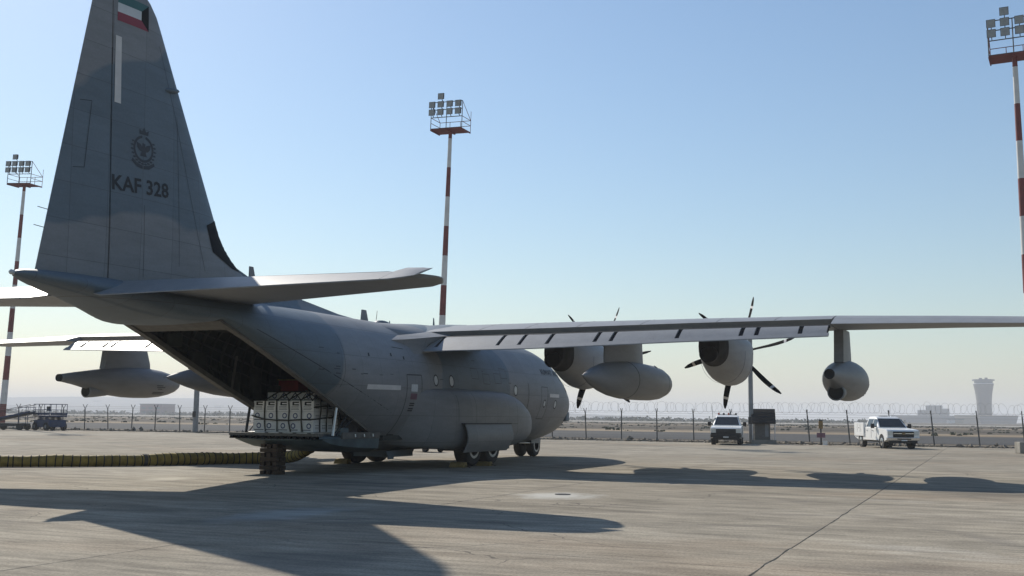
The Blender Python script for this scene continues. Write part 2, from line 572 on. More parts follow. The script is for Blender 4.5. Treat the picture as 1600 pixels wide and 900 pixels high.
# ------------------------------------------------------------------ the ground
g = MB()
g.add([(-9000, -9000, -0.06), (300, -9000, -0.06), (300, 9000, -0.06), (-9000, 9000, -0.06)], [(0, 1, 2, 3)])
kind(g.build('dry_ground', 'dry_soil'), 'structure', 'brown dry desert ground stretching to the hazy horizon')
def strip(name, x0, x1, z, mat, label, y0=-3000, y1=3000):
    return kind(MB().add([(x0, y0, z), (x1, y0, z), (x1, y1, z), (x0, y1, z)], [(0, 1, 2, 3)]).build(name, mat), 'structure', label)
strip('sand_verge', -43.5, -33.2, -0.050, 'sand_strip', 'tan sandy verge between the fence and the taxiway')
strip('taxiway', -94, -46, -0.045, 'asphalt', 'grey asphalt taxiway running beyond the fence')
strip('sand_shoulder', -120, -95, -0.050, 'sand_strip', 'pale sandy shoulder beyond the asphalt taxiway')
strip('runway', -262, -236, -0.045, 'sand_strip', 'pale graded strip on the desert plain')
strip('far_runway', -560, -450, -0.045, 'pale_spill', 'pale far runway shimmering on the desert plain')
apron = kind(MB().add([(-32.95, -95, -0.010), (70, -95, -0.010), (70, 60, -0.010), (-32.95, 60, -0.010)], [(0, 1, 2, 3)]).build('apron', 'joint_filler'), 'structure', 'sunlit concrete aircraft apron with jointed slabs')

def slab_mesh(seed, sx, sy):
    rnd = random.Random(seed)
    pts = []
    n = 16
    for (ax, ay, bx, by) in ((0, 0, 1, 0), (1, 0, 1, 1), (1, 1, 0, 1), (0, 1, 0, 0)):
        for k in range(n):
            t = k/n
            j = 0 if k == 0 else rnd.choice((0, 0.002, 0.004, 0.008, 0.022 if rnd.random() < 0.3 else 0.0))
            x, y = ax+(bx-ax)*t, ay+(by-ay)*t
            nx, ny = (-(by-ay), bx-ax)
            pts.append((x*sx+nx*j, y*sy+ny*j))
    m = len(pts)
    inner = []
    for (x, y) in pts:
        dx, dy = sx/2-x, sy/2-y
        inner.append((x+math.copysign(min(0.008, abs(dx)), dx), y+math.copysign(min(0.008, abs(dy)), dy)))
    vs_ = [(x, y, 0.0) for x, y in inner]+[(x, y, -0.005) for x, y in pts]+[(x, y, -0.04) for x, y in pts]
    fs_ = [tuple(range(m))]+[(i, m+i, m+(i+1) % m, (i+1) % m) for i in range(m)]+[(m+i, 2*m+i, 2*m+(i+1) % m, m+(i+1) % m) for i in range(m)]
    me = bpy.data.meshes.new('slab')
    me.from_pydata(vs_, [], fs_)
    me.materials.append(MATS['apron_concrete'])
    bm = bmesh.new(); bm.from_mesh(me)
    bmesh.ops.recalc_face_normals(bm, faces=bm.faces)
    bm.to_mesh(me); bm.free()
    return me
SX, SY = 7.4, 7.15
slabs = [slab_mesh(s, SX-0.006, SY-0.008) for s in range(5)]
yy = 8.72-SY*14
while yy < 52:
    xx = -32.9
    while xx < 62:
        o = bpy.data.objects.new('slab', random.choice(slabs))
        o.location = (xx, yy, 0)
        o.parent = apron
        COL.objects.link(o)
        xx += SX
    yy += SY

# drain in the stained slab
dr = MB().tube([(23.65, 9.75, 0.004), (23.65, 9.75, 0.014)], 0.17, 18)
tag(dr.build('drain_cover', 'dark_machine'), 'small dark round drain cover amid the white stain', 'drain cover')

kb = kind(MB().box((-33.5, -95, -0.06), (-32.96, 60, 0.10)).build('kerb', 'kerb_concrete'), 'structure', 'low broken concrete kerb along the fence foot')
def rubble():
    rnd = random.Random(4)
    m = MB()
    for i in range(1700):
        x = -32.6+rnd.gauss(0, 0.35)
        if x < -33.4: x = -34.1+rnd.uniform(-1.2, 0.5)
        y = rnd.uniform(-80, 30)
        s = rnd.uniform(0.03, 0.15)*(2.0 if rnd.random() < 0.07 else 1)
        z0 = 0.0 if x > -32.96 else (0.10 if x > -33.5 else -0.05)
        c = Vector((x, y, z0+s*0.35))
        vs_ = []
        for d in ((1, 0, 0), (-1, 0, 0), (0, 1, 0), (0, -1, 0), (0, 0, 0.7), (0, 0, -0.6)):
            vs_.append(c+Vector(d)*s*rnd.uniform(0.7, 1.3)+Vector((rnd.uniform(-.3, .3), rnd.uniform(-.3, .3), 0))*s)
        m.add(vs_, [(0, 2, 4), (2, 1, 4), (1, 3, 4), (3, 0, 4), (2, 0, 5), (1, 2, 5), (3, 1, 5), (0, 3, 5)])
    return kind(m.build('rubble', 'rubble'), 'stuff', 'loose stones and broken concrete scattered along the kerb')
rubble()
def scrub():
    rnd = random.Random(9)
    m = MB()
    for i in range(1500):
        x = -rnd.uniform(97, 390)
        y = rnd.uniform(-420, 130)
        s = rnd.uniform(0.12, 0.42)
        for k in range(5):
            a = rnd.uniform(0, 6.28)
            p = Vector((x+rnd.uniform(-s, s), y+rnd.uniform(-2, 2)*s, -0.06))
            h = s*rnd.uniform(0.5, 1.0)
            d = Vector((math.cos(a), math.sin(a), 0))*s*0.8
            m.add([p-d, p+d, p+d*0.5+Vector((0, 0, h)), p-d*0.6+Vector((0, 0, h*0.8))], [(0, 1, 2, 3)])
    return kind(m.build('scrub', 'foliage'), 'stuff', 'low dry desert scrub dotted over the plain beyond the taxiway')
scrub()

# ------------------------------------------------------------------ the aircraft
AC = thing('transport_aircraft', 'grey four-propeller military transport with open rear ramp and tall fin', 'aircraft', (14, 0, 0))
ACI = Matrix.Translation((-14, 0, 0))
def part(o, parent=None):
    """child of the aircraft, geometry given in world axes"""
    o.parent = parent or AC
    o.matrix_parent_inverse = ACI if parent is None else parent.matrix_world.inverted()
    return o
def P(mb, name, mat, smooth=None, parent=None):
    return part(mb.build(name, mat, None, smooth), parent)

# stations: x, half width, top z, bottom z, z of greatest width
FUS = [(0.0, 0.04, 2.02, 1.92, 1.97), (0.15, 0.48, 2.36, 1.55, 1.96), (0.45, 0.93, 2.68, 1.22, 1.99), (0.9, 1.38, 2.96, 0.98, 2.06), (1.45, 1.73, 3.20, 0.82, 2.16),
       (2.0, 1.95, 3.52, 0.73, 2.27), (2.6, 2.07, 4.02, 0.66, 2.37), (3.2, 2.12, 4.36, 0.61, 2.45), (4.0, 2.15, 4.56, 0.57, 2.51), (5.0, 2.16, 4.64, 0.53, 2.54),
       (6.0, 2.16, 4.66, 0.52, 2.56), (8, 2.16, 4.66, 0.52, 2.56), (16.0, 2.16, 4.66, 0.52, 2.56), (17.2, 2.16, 4.66, 0.54, 2.58),
       (19.0, 2.12, 4.66, 0.9, 2.72), (21.0, 2.02, 4.66, 1.9, 3.10), (23.0, 1.86, 4.66, 2.8, 3.52), (24.9, 1.64, 4.66, 3.55, 3.95),
       (26.5, 1.30, 4.66, 3.80, 4.16), (28.0, 0.85, 4.66, 4.10, 4.34), (29.2, 0.42, 4.63, 4.30, 4.46), (29.65, 0.2, 4.58, 4.40, 4.49), (29.8, 0.05, 4.52, 4.46, 4.49)]
SILL = [(17.2, 1.385, 1.0), (19.0, 1.50, 1.66), (21.0, 1.57, 2.42), (23.0, 1.56, 3.18), (24.9, 1.47, 3.90)]
def half_ring(x):
    """right half of the section from the top centre down to the lower corner, then on to the keel"""
    w, zt, zb, zm = smooth_tab(FUS, x)
    up = [(w*math.sin(math.pi/2*k/16), zm+(zt-zm)*math.cos(math.pi/2*k/16)) for k in range(17)]
    if 17.2 < x < 24.95:
        yc, zc = lerp(SILL, x)
        lo = []
        for k in range(1, 11):
            t = k/10
            p1 = (w*1.0, zm-(zm-zc)*0.62)
            lo.append(((1-t)**2*w+2*t*(1-t)*p1[0]+t*t*yc, (1-t)**2*zm+2*t*(1-t)*p1[1]+t*t*zc))
        return up+lo, None
    if x <= 17.2:
        zc = 1.0 if zb < 0.9 else zb+(zm-zb)*0.3
        if x < 6:
            zc = zb+(zm-zb)*0.235
        a1 = math.asin(max(-1, min(1, (zm-zc)/(zm-zb))))
        lo = [(w*math.cos(a1*k/10), zm-(zm-zb)*math.sin(a1*k/10)) for k in range(1, 11)]
        kl = [(w*math.cos(a1+(math.pi/2-a1)*k/7), zm-(zm-zb)*math.sin(a1+(math.pi/2-a1)*k/7)) for k in range(1, 8)]
        return up+lo, kl
    # boat tail: rounded underside
    blend = min(1.0, (x-24.95)/2.0)
    yc0, zc0 = lerp(SILL, 24.9)
    a1 = R(52)
    lo = [(w*math.cos(a1*k/10), zm-(zm-zb)*math.sin(a1*k/10)) for k in range(1, 11)]
    p1 = (w, zm-(zm-zc0)*0.62)
    lo2 = [((1-t)**2*w+2*t*(1-t)*p1[0]+t*t*yc0, (1-t)**2*zm+2*t*(1-t)*p1[1]+t*t*zc0) for t in [k/10 for k in range(1, 11)]]
    lo = [(a[0]*blend+b[0]*(1-blend), a[1]*blend+b[1]*(1-blend)) for a, b in zip(lo, lo2)]
    e = lo[-1]
    zk = zb*blend+(e[1]-0.07)*(1-blend)
    kl = [(e[0]*math.cos(math.pi/2*k/7), e[1]-(e[1]-zk)*math.sin(math.pi/2*k/7)) for k in range(1, 8)]
    return up+lo, kl
xs = [0, .05, .15, .3, .45, .65, .9, 1.2, 1.45, 1.7, 2.0, 2.3, 2.6, 2.9, 3.2, 3.6, 4, 4.5, 5, 5.5, 6, 7, 8, 9, 10, 11, 12, 13, 14, 15, 16, 16.6, 17.2] + \
     [17.21, 17.8, 18.4, 19, 19.7, 20.3, 21, 21.7, 22.4, 23, 23.7, 24.3, 24.9] + [24.96, 25.3, 25.7, 26.1, 26.5, 27, 27.5, 28, 28.4, 28.8, 29.2, 29.45, 29.65, 29.75, 29.8]
fm = MB()
rings = {}
for x in xs:
    up, kl = half_ring(x)
    full = [(x, -y, z) for (y, z) in up[:0:-1]]+[(x, y, z) for (y, z) in up]
    base = len(fm.v)
    fm.v += [Vector(p) for p in full]
    kb_ = None
    if kl:
        k = [(x, y, z) for (y, z) in kl]
        kk = k+[(x, -y, z) for (_, y, z) in k[-2::-1]]
        kb_ = len(fm.v)
        fm.v += [Vector(p) for p in kk]
        nk = len(kk)
    rings[x] = (base, len(full), kb_)
for xa, xb in zip(xs, xs[1:]):
    a, n, ka = rings[xa]
    b, _, kb_ = rings[xb]
    for i in range(n-1):
        fm.f.append((a+i, a+i+1, b+i+1, b+i))
    if ka is not None and kb_ is not None and not (xa == 17.2):
        la = [a+n-1]+[ka+i for i in range(nk)]+[a]
        lb = [b+n-1]+[kb_+i for i in range(nk)]+[b]
        for i in range(len(la)-1):
            fm.f.append((la[i], la[i+1], lb[i+1], lb[i]))
fm.f.append(tuple(range(rings[29.8][0], rings[29.8][0]+rings[29.8][1])))
# bulkhead faces closing belly and boat tail at the opening
for x in (17.2, 24.96):
    a, n, ka = rings[x]
    fm.f.append(tuple([a+n-1]+[ka+i for i in range(nk)]+[a]))
fus = P(fm, 'fuselage', 'fuselage_paint', 32)

def fus_y(x, z):
    """half width of the fuselage skin at station x and height z"""
    w, zt, zb, zm = smooth_tab(FUS, x)
    if z >= zm:
        return w*math.sqrt(max(0, 1-((z-zm)/(zt-zm))**2))
    if x <= 17.2:
        return w*math.sqrt(max(0, 1-((zm-z)/(zm-zb))**2))
    yc, zc = lerp(SILL, x)
    best = w
    for k in range(41):
        t = k/40
        zz = (1-t)**2*zm+2*t*(1-t)*(zm-(zm-zc)*0.62)+t*t*zc
        if zz <= z:
            return (1-t)**2*w+2*t*(1-t)*w+t*t*yc
    return yc

# inner skin of the hold, hold floor and front bulkhead
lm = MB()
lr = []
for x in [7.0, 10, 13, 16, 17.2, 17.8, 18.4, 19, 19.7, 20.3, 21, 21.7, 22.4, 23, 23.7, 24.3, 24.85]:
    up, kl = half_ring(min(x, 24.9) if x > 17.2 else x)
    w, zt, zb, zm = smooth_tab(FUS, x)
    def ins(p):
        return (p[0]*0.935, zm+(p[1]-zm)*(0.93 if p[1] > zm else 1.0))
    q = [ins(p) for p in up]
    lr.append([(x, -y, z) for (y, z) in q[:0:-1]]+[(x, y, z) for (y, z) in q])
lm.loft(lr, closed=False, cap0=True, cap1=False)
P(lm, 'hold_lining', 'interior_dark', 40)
P(MB().box((7.0, -1.56, 0.92), (17.15, 1.56, 1.06)), 'hold_floor', 'interior_dark')
# frames of the open rear hull
for i in range(15):
    x = 17.6+i*0.5
    up, kl = half_ring(x)
    w, zt, zb, zm = smooth_tab(FUS, x)
    def sc(p, s):
        return (p[0]*s, zm+(p[1]-zm)*(s-0.01 if p[1] > zm else 1.0))
    o_ = [sc(p, 0.93) for p in up[2:-1]]
    i_ = [sc(p, 0.885) for p in up[2:-1]]
    for sgn in (-1, 1):
        m = MB()
        prof = []
        m.loft([[(x-.035, sgn*a[0], a[1]), (x+.035, sgn*a[0], a[1]), (x+.035, sgn*b[0], b[1]), (x-.035, sgn*b[0], b[1])] for a, b in zip(o_, i_)])
        P(m, 'hull_frame', 'interior_frame')
# stringers, hydraulic lines and stowed gear on the left inner wall
rnd = random.Random(5)
for k in range(7):
    zf = 0.12+k*0.12
    pts = []
    for x in (17.6, 19, 20.5, 22, 23.3, 24.5):
        yc, zc = lerp(SILL, x)
        w, zt, zb, zm = smooth_tab(FUS, x)
        z = zc+(zt-zc)*zf
        pts.append((x, -fus_y(x, z)*0.90, z-0.02))
    P(MB().tube(pts, 0.018+0.012*(k % 2), 6), 'hydraulic_line', 'interior_frame')
for (x, z, dx, dz, mt) in ((20.2, 2.55, .22, .3, 'interior_frame'), (21.9, 3.1, .3, .25, 'interior_dark'), (19.0, 2.5, .18, .5, 'interior_frame'), (23.0, 3.6, .3, .18, 'interior_frame'), (18.1, 2.2, .25, .35, 'interior_frame')):
    y = -fus_y(x, z)*0.86
    bevel(P(MB().box((x-dx, y-.05, z-dz), (x+dx, y+.12, z+dz)), 'stowage_box', mt), 0.03)
P(MB().bar((20.6, -1.42, 2.35), (20.45, -1.40, 3.3), 0.05, 0.05), 'hinge_arm', 'sill_paint')
# raised rear door held up under the tail
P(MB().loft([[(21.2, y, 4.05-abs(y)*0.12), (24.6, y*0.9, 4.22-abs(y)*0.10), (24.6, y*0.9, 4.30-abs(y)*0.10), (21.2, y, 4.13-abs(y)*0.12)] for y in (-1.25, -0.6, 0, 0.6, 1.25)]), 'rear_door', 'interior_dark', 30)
P(MB().loft([[(24.42, y*1.50, lerp(SILL, 24.42)[1]-.02), (25.1, y*1.46, 3.93), (25.1, y*1.46, 4.05), (24.42, y*1.50, lerp(SILL, 24.42)[1]+.12)] for y in (-1, -.5, 0, .5, 1)]), 'tail_threshold', 'sill_paint', 30)
# sill beams framing the opening
for sgn in (-1, 1):
    m = MB()
    rr_ = []
    for x in (17.1, 18, 19, 20, 21, 22, 23, 24, 24.98):
        yc, zc = lerp(SILL, max(x, 17.2))
        rr_.append([(x, sgn*(yc+0.012), zc-0.045), (x, sgn*(yc+0.02), zc+0.10), (x, sgn*(yc-0.17), zc+0.10), (x, sgn*(yc-0.17), zc-0.045)])
    m.loft(rr_)
    P(m, 'sill_beam', 'sill_paint')

# ---- loading ramp, level with the hold floor
ramp = P(MB().loft([[(x, -1.44, zt), (x, 1.44, zt), (x, 1.50, zt-0.06), (x, 1.46, zb+0.12), (x, 1.1, zb+.02), (x, 0.4, zb-0.02), (x, -0.4, zb-0.02), (x, -1.1, zb+.02), (x, -1.46, zb+0.12), (x, -1.50, zt-0.06)]
              for (x, zt, zb) in ((17.25, 1.06, 0.56), (18.2, 1.06, 0.60), (19.2, 1.06, 0.66), (19.9, 1.06, 0.74), (20.3, 1.06, 0.85), (20.52, 1.05, 0.97))]), 'ramp', 'ramp_green', 40)
P(MB().box((20.3, -1.48, 1.065), (20.56, 1.48, 1.14)), 'ramp_lip', 'sill_paint', None, ramp)
for i in range(14):
    y = -1.36+i*0.21
    P(MB().box((20.53, y-.045, 0.985), (20.60, y+.045, 1.06)), 'toe_lug', 'black_paint', None, ramp)
for yy_ in (-0.95, -0.32, 0.32, 0.95):
    P(MB().box((17.4, yy_-.06, 1.062), (20.25, yy_+.06, 1.10)), 'roller_track', 'steel_grey', None, ramp)
P(MB().box((17.3, 1.485, 0.99), (19.4, 1.54, 1.17)), 'ramp_side_rail', 'sill_paint', None, ramp)
for k in range(3):
    P(MB().tube([(17.75+k*.5, 1.56, 1.12), (17.75+k*.5, 1.575, 1.04)], 0.02, 8), 'tie_ring', 'bare_metal', None, ramp)
for sgn in (-1, 1):
    P(MB().tube([(19.62, sgn*1.47, 2.0), (19.80, sgn*1.47, 1.08)], 0.04, 10), 'ramp_strut', 'bare_metal' if sgn > 0 else 'dark_machine', 40)
    P(MB().tube([(19.0, sgn*1.45, 1.68), (19.75, sgn*1.47, 1.10)], 0.022, 8), 'ramp_cable', 'dark_machine')
    P(MB().tube([(18.7, sgn*1.44, 1.55), (19.6, sgn*1.46, 1.10)], 0.022, 8), 'ramp_cable', 'dark_machine')
bevel(P(MB().box((19.0, 1.36, 1.07), (19.42, 1.50, 1.30)), 'ramp_actuator', 'ramp_green'), 0.03)

# ---- airfoil helpers
def foil(t, n=14):
    """unit chord, upper from TE to LE then lower back: list of (x, z)"""
    xs_ = [0.5*(1-math.cos(math.pi*k/n)) for k in range(n+1)]
    def th(x):
        return 5*t*(0.2969*math.sqrt(x)-0.126*x-0.3516*x*x+0.2843*x**3-0.1036*x**4)
    return xs_, th

# ---- fin and rudder
def fin_le(z):
    base = 26.31-(11.84-z)*0.533
    if z > 10.9:
        base += ((z-10.9)/0.94)**2.2*0.55
    if z < 6.3:
        base -= ((6.3-z)/1.0)**2.0*0.62
    return base
def fin_te(z):
    return 29.24-(z-4.62)*0.186 - (max(0, z-11.3)/0.54)**2*0.45
def fin_hinge(z):
    return 27.32+(z-4.65)*0.025
def fin_y(x, z):
    le, te = (26.31-(11.84-z)*0.533) if z > 6.3 else fin_le(z), fin_te(z)
    c = te-le
    q = min(1, max(0, (x-le)/c))
    t = 0.115-0.02*(z-4.6)/7
    c = te-(26.31-(11.84-z)*0.533)
    y = c*5*t*(0.2969*math.sqrt(q)-0.126*q-0.3516*q*q+0.2843*q**3-0.1036*q**4)
    if z > 11.2:
        y *= max(0.08, math.sqrt(max(0, 1-((z-11.2)/0.66)**2)))
    return max(y, 0.012)
zs = [4.45, 4.7, 5.0, 5.3, 5.6, 5.9, 6.3, 6.9, 7.6, 8.3, 9.0, 9.7, 10.3, 10.9, 11.2, 11.45, 11.65, 11.78, 11.84]
fr = []
for z in zs:
    le, hg = fin_le(z), fin_hinge(z)-0.012
    cols = [le+(hg-le)*(0.5*(1-math.cos(math.pi*k/18)))if k < 9 else le+(hg-le)*(0.5*(1-math.cos(math.pi*k/18))) for k in range(19)]
    ring = [(x, fin_y(x, z) if x > le+1e-6 else 0.012, z) for x in cols]
    fr.append(ring+[(x, -y, z) for (x, y, _) in ring[::-1]])
fin = P(MB().loft(fr), 'fin', 'fin_paint', 40)
rr_ = []
for z in [4.58]+zs[1:]:
    hg, te = fin_hinge(z)+0.02, fin_te(z)
    ring = [(hg+(te-hg)*k/6, fin_y(hg+(te-hg)*k/6, z)*(0.96 if k else 0.93), z) for k in range(7)]
    rr_.append(ring+[(x, -y, zz) for (x, y, zz) in ring[::-1]])
rudder = P(MB().loft(rr_), 'rudder', 'fin_paint', 40)
# dorsal fin strake running forward
ds = []
for x in [15.8, 16.6, 17.4, 18.4, 19.4, 20.4, 21.3, 22.0, 22.7, 23.4]:
    h = lerp([(15.8, 0.0), (17.3, 0.09), (19.3, 0.33), (20.6, 0.50), (22.2, 0.74), (23.4, 1.2)], x)[0]
    wd = 0.05+0.30*(x-15.8)/7
    ds.append([(x, 0.6*wd+.25, 4.55), (x, wd*.55, 4.66+h*.45), (x, 0.035, 4.64+h), (x, -0.035, 4.64+h), (x, -wd*.55, 4.66+h*.45), (x, -.6*wd-.25, 4.55)])
P(MB().loft(ds), 'dorsal_strake', 'fuselage_paint', 50)
def fin_patch(name, poly, mat, off=0.006, parent=None, surf=None, sub=0.22):
    """flat marking lying on the right side of fin or rudder; poly of (x, z)"""
    bm = bmesh.new()
    vs_ = [bm.verts.new((x, 0, z)) for x, z in poly]
    bm.faces.new(vs_)
    for axis in (0, 2):
        lo = min(p[0 if axis == 0 else 1] for p in poly)
        hi = max(p[0 if axis == 0 else 1] for p in poly)
        k = lo+sub
        while k < hi:
            no = [0, 0, 0]; no[axis] = 1
            co = [0, 0, 0]; co[axis] = k
            bmesh.ops.bisect_plane(bm, geom=bm.verts[:]+bm.edges[:]+bm.faces[:], plane_co=co, plane_no=no)
            k += sub
    for v in bm.verts:
        v.co.y = (surf or fin_y)(v.co.x, v.co.z)+off
    bmesh.ops.triangulate(bm, faces=bm.faces)
    me = bpy.data.meshes.new(name)
    bm.to_mesh(me); bm.free()
    for p in me.polygons:
        if p.normal.y < 0: p.flip()
    o = finish(name, me, mat, normals=False)
    return part(o, parent)
# flag
fx0, fx1, fz0, fz1 = 27.26, 26.27, 10.69, 11.33
sh = lambda x, z: (x+.09, z+(27.26-x)*0.03)
flag = fin_patch('flag_white_stripe', [sh(27.26, 10.90), sh(26.52, 10.90), sh(26.52, 11.12), sh(27.26, 11.12)], 'flag_white')
fin_patch('flag_red_stripe', [sh(27.26, 10.69), sh(26.27, 10.69), sh(26.52, 10.90), sh(27.26, 10.90)], 'flag_red')
fin_patch('flag_green_stripe', [sh(27.26, 11.12), sh(26.52, 11.12), sh(26.27, 11.33), sh(27.26, 11.33)], 'flag_green')
fin_patch('flag_black_trapezoid', [sh(26.52, 10.90), sh(26.27, 10.69), sh(26.27, 11.33), sh(26.52, 11.12)], 'black_paint')
fin_patch('formation_light_strip', [(27.36, 8.74), (27.17, 8.74), (27.21, 10.32), (27.39, 10.32)], 'strip_light', 0.012)
fin_patch('leading_edge_boot', [(fin_le(6.62)+.03, 6.62), (24.08, 6.40), (23.86, 5.74), (23.0, 5.42), (fin_le(5.38)+.02, 5.36), (fin_le(5.6)+.02, 5.6), (fin_le(5.9)+.02, 5.9), (fin_le(6.3)+.02, 6.3)], 'black_paint', 0.012, None, None, 0.12)
# lettering on the fin
def fin_text(s, x0, z0, size, mat, name, ang, xs_=1.0, surf=None, off=0.008, parent=None):
    vs_, fs_ = text_faces(s, size)
    out = []
    for v in vs_:
        dx, dz = v.x*xs_, v.y
        X = x0-(dx*math.cos(ang)-dz*math.sin(ang))
        Z = z0+dx*math.sin(ang)+dz*math.cos(ang)
        out.append((X, (surf or fin_y)(X, Z)+off, Z))
    me = bpy.data.meshes.new(name)
    me.from_pydata(out, [], fs_)
    return part(finish(name, me, mat, normals=False), parent)
fin_text('KAF 328', 27.36, 6.71, 0.485, 'marking_dark', 'serial_lettering', 0.06, 1.04)
# air force crest: crown, wreath ring, eagle, scroll
cx_, cz_ = 26.43, 7.83
CS = 0.80
_fp = fin_patch
def crest_patch(name, poly, mat, off):
    return _fp(name, [(cx_+(x-cx_)*CS, cz_+(z-cz_)*CS) for x, z in poly], mat, off)
def arcpoly(cx, cz, r0, r1, a0, a1, n=14, sx=1.0):
    o = [(cx+sx*r1*math.cos(a0+(a1-a0)*k/n), cz+r1*math.sin(a0+(a1-a0)*k/n)) for k in range(n+1)]
    i = [(cx+sx*r0*math.cos(a0+(a1-a0)*k/n), cz+r0*math.sin(a0+(a1-a0)*k/n)) for k in range(n+1)]
    return o+i[::-1]
crest = crest_patch('crest_ring', arcpoly(cx_, cz_, 0.325, 0.40, R(100), R(270), 18), 'marking_mid', 0.006)
crest_patch('crest_ring', arcpoly(cx_, cz_, 0.325, 0.40, R(-90), R(80), 18), 'marking_mid', 0.006)
for k in range(16):
    a = R(150+k*15.5)
    px_, pz_ = cx_+0.45*math.cos(a), cz_+0.45*math.sin(a)
    crest_patch('crest_leaf', [(px_+0.07*math.cos(a+q), pz_+0.035*math.sin(a+q)) for q in (0, 1.57, 3.14, 4.71)], 'marking_mid', 0.0065)
for s in (-1, 1):
    crest_patch('crest_wing', [(cx_+s*.03, cz_+.02), (cx_+s*.12, cz_+.13), (cx_+s*.28, cz_+.17), (cx_+s*.25, cz_+.02), (cx_+s*.17, cz_-.06), (cx_+s*.06, cz_-.09)], 'marking_mid', 0.007)
    crest_patch('crest_scroll', [(cx_+s*.02, cz_-.50), (cx_+s*.22, cz_-.46), (cx_+s*.42, cz_-.34), (cx_+s*.46, cz_-.42), (cx_+s*.24, cz_-.57), (cx_+s*.02, cz_-.60)], 'marking_mid', 0.0075)
crest_patch('crest_body', [(cx_-.06, cz_+.16), (cx_+.05, cz_+.18), (cx_+.07, cz_-.05), (cx_+.13, cz_-.22), (cx_-.13, cz_-.22), (cx_-.07, cz_-.05)], 'marking_mid', 0.008)
crest_patch('crest_crown', [(cx_-.17, cz_+.43), (cx_+.17, cz_+.43), (cx_+.19, cz_+.58), (cx_+.08, cz_+.53), (cx_, cz_+.66), (cx_-.08, cz_+.53), (cx_-.19, cz_+.58)], 'marking_mid', 0.006)
# small fairing on the fin and thin trim-tab outline on the rudder
P(MB().loft([[(25.75-l*0.55, fin_y(25.6, 9.47)-.01+r_*math.cos(a)*.10, 9.47+l*.10+r_*math.sin(a)*.07) for a in [2*math.pi*k/10 for k in range(10)]] for (l, r_) in ((0, .15), (.15, .7), (.45, 1), (.8, .8), (1, .1))]), 'beacon_fairing', 'dark_paint', 50)
def fin_line(pts, w, name='panel_line', mat='seam_dark', surf=None, off=0.004):
    """thin strip following a polyline over the surface, one mesh"""
    m = MB()
    for (a, b) in zip(pts, pts[1:]):
        dx, dz = b[0]-a[0], b[1]-a[1]
        l = math.hypot(dx, dz)
        if l < 1e-5:
            continue
        nx, nz = -dz/l*w/2, dx/l*w/2
        n = max(1, int(math.ceil(l/0.07)))
        for k in range(n):
            q = []
            for (t, sg) in ((k/n, 1), ((k+1)/n, 1), ((k+1)/n, -1), (k/n, -1)):
                X, Z = a[0]+dx*t+sg*nx, a[1]+dz*t+sg*nz
                q.append((X, (surf or fin_y)(X, Z)+off, Z))
            m.add(q, [(0, 1, 2, 3)])
    return P(m, name, mat)
fin_line([(28.42, 7.0), (28.12, 7.05), (27.98, 8.6), (28.3, 8.55)], 0.014)
fin_line([(25.15, 5.2), (25.28, 8.9)], 0.010)
fin_line([(26.3, 4.8), (26.36, 6.5)], 0.010)
fin_line([(24.2, 5.2), (25.35, 8.9), (25.95, 10.5)], 0.010)
for z in (5.55, 5.95):
    P(MB().tube([(fin_te(z)-.02, -.0, z), (fin_te(z)+.26, -.02, z+.02)], 0.008, 6), 'static_wick', 'black_paint')

# ---- tailplane: fixed stabilizer and drooped elevator
def stab_le(y): return 22.75+0.318*y
def stab_te(y): return 27.25-0.020*y          # hinge line
for sgn in (1, -1):
    rg = []
    for y in (0.3, 1.0, 2.0, 3.5, 5.0, 6.4, 7.25, 7.7, 7.95, 8.03):
        le = stab_le(y) + (max(0, y-7.25)/0.78)**2*0.9
        te = (stab_te(y)-0.02) if y < 7.3 else stab_te(y)-0.30-(y-7.25)*0.4
        c = te-le
        t = 0.074*(27.6-stab_le(y))*(1.0 if y < 7.6 else max(0.15, 1-((y-7.6)/0.45)**2))
        zc = 4.50
        ring = []
        n = 10
        for k in range(n+1):
            q = 0.5*(1-math.cos(math.pi*k/n))
            th = t*0.5*(2.969*math.sqrt(q*.72)-1.26*q*.72-3.516*(q*.72)**2+2.843*(q*.72)**3-1.036*(q*.72)**4)
            ring.append((le+c*q, th))
        rg.append([(x, sgn*y, zc+th) for x, th in ring]+[(x, sgn*y, zc-th*0.9) for x, th in ring[:0:-1]])
    P(MB().loft(rg), 'stabilizer', 'wing_paint', 45)
    # elevator hinged along stab_te, trailing edge hanging down
    DROOP = R(17)
    eg = []
    for y in (0.62, 1.0, 2.0, 3.5, 5.0, 6.4, 7.415):
        hx = stab_te(y)
        ch = 1.30-0.085*y
        thk = 0.13-0.011*y
        if y < 1.0: ch = 1.0
        prof = [(-0.10, 0), (-0.03, thk*.8), (0.12, thk), (ch, 0.012), (ch, -0.012), (0.12, -thk), (-0.03, -thk*.8)]
        eg.append([(hx+px_*math.cos(DROOP)+pz_*math.sin(DROOP)*0.3, sgn*y, 4.50-px_*math.sin(DROOP)+pz_*math.cos(DROOP)) for px_, pz_ in prof])
    el = P(MB().loft(eg), 'elevator', 'wing_paint', 30)
    # horn balance standing up ahead of the hinge at the tip
    hg_ = []
    for y in (7.42, 7.6, 7.85, 8.0):
        f0 = -0.66+(y-7.42)*0.2
        tl = 0.66-(max(0, y-7.5)/.5)**2*0.35
        prof = [(f0, 0), (f0+.15, .035), (0, .055), (tl, .01), (tl, -.01), (0, -.045), (f0+.15, -.025)]
        sc_ = 1.0 if y < 7.9 else 0.4
        hg_.append([(stab_te(y)+px_*math.cos(DROOP), sgn*y, 4.50-px_*math.sin(DROOP)+pz_*sc_) for px_, pz_ in prof])
    P(MB().loft(hg_), 'horn_balance', 'wing_paint', 40, el)
# tail-end lamp and tail wicks
P(MB().lathe_x([(29.78, .05), (29.86, .055), (29.9, .02)], 0, 4.50, 10), 'tail_lamp', 'window_pale', 40)

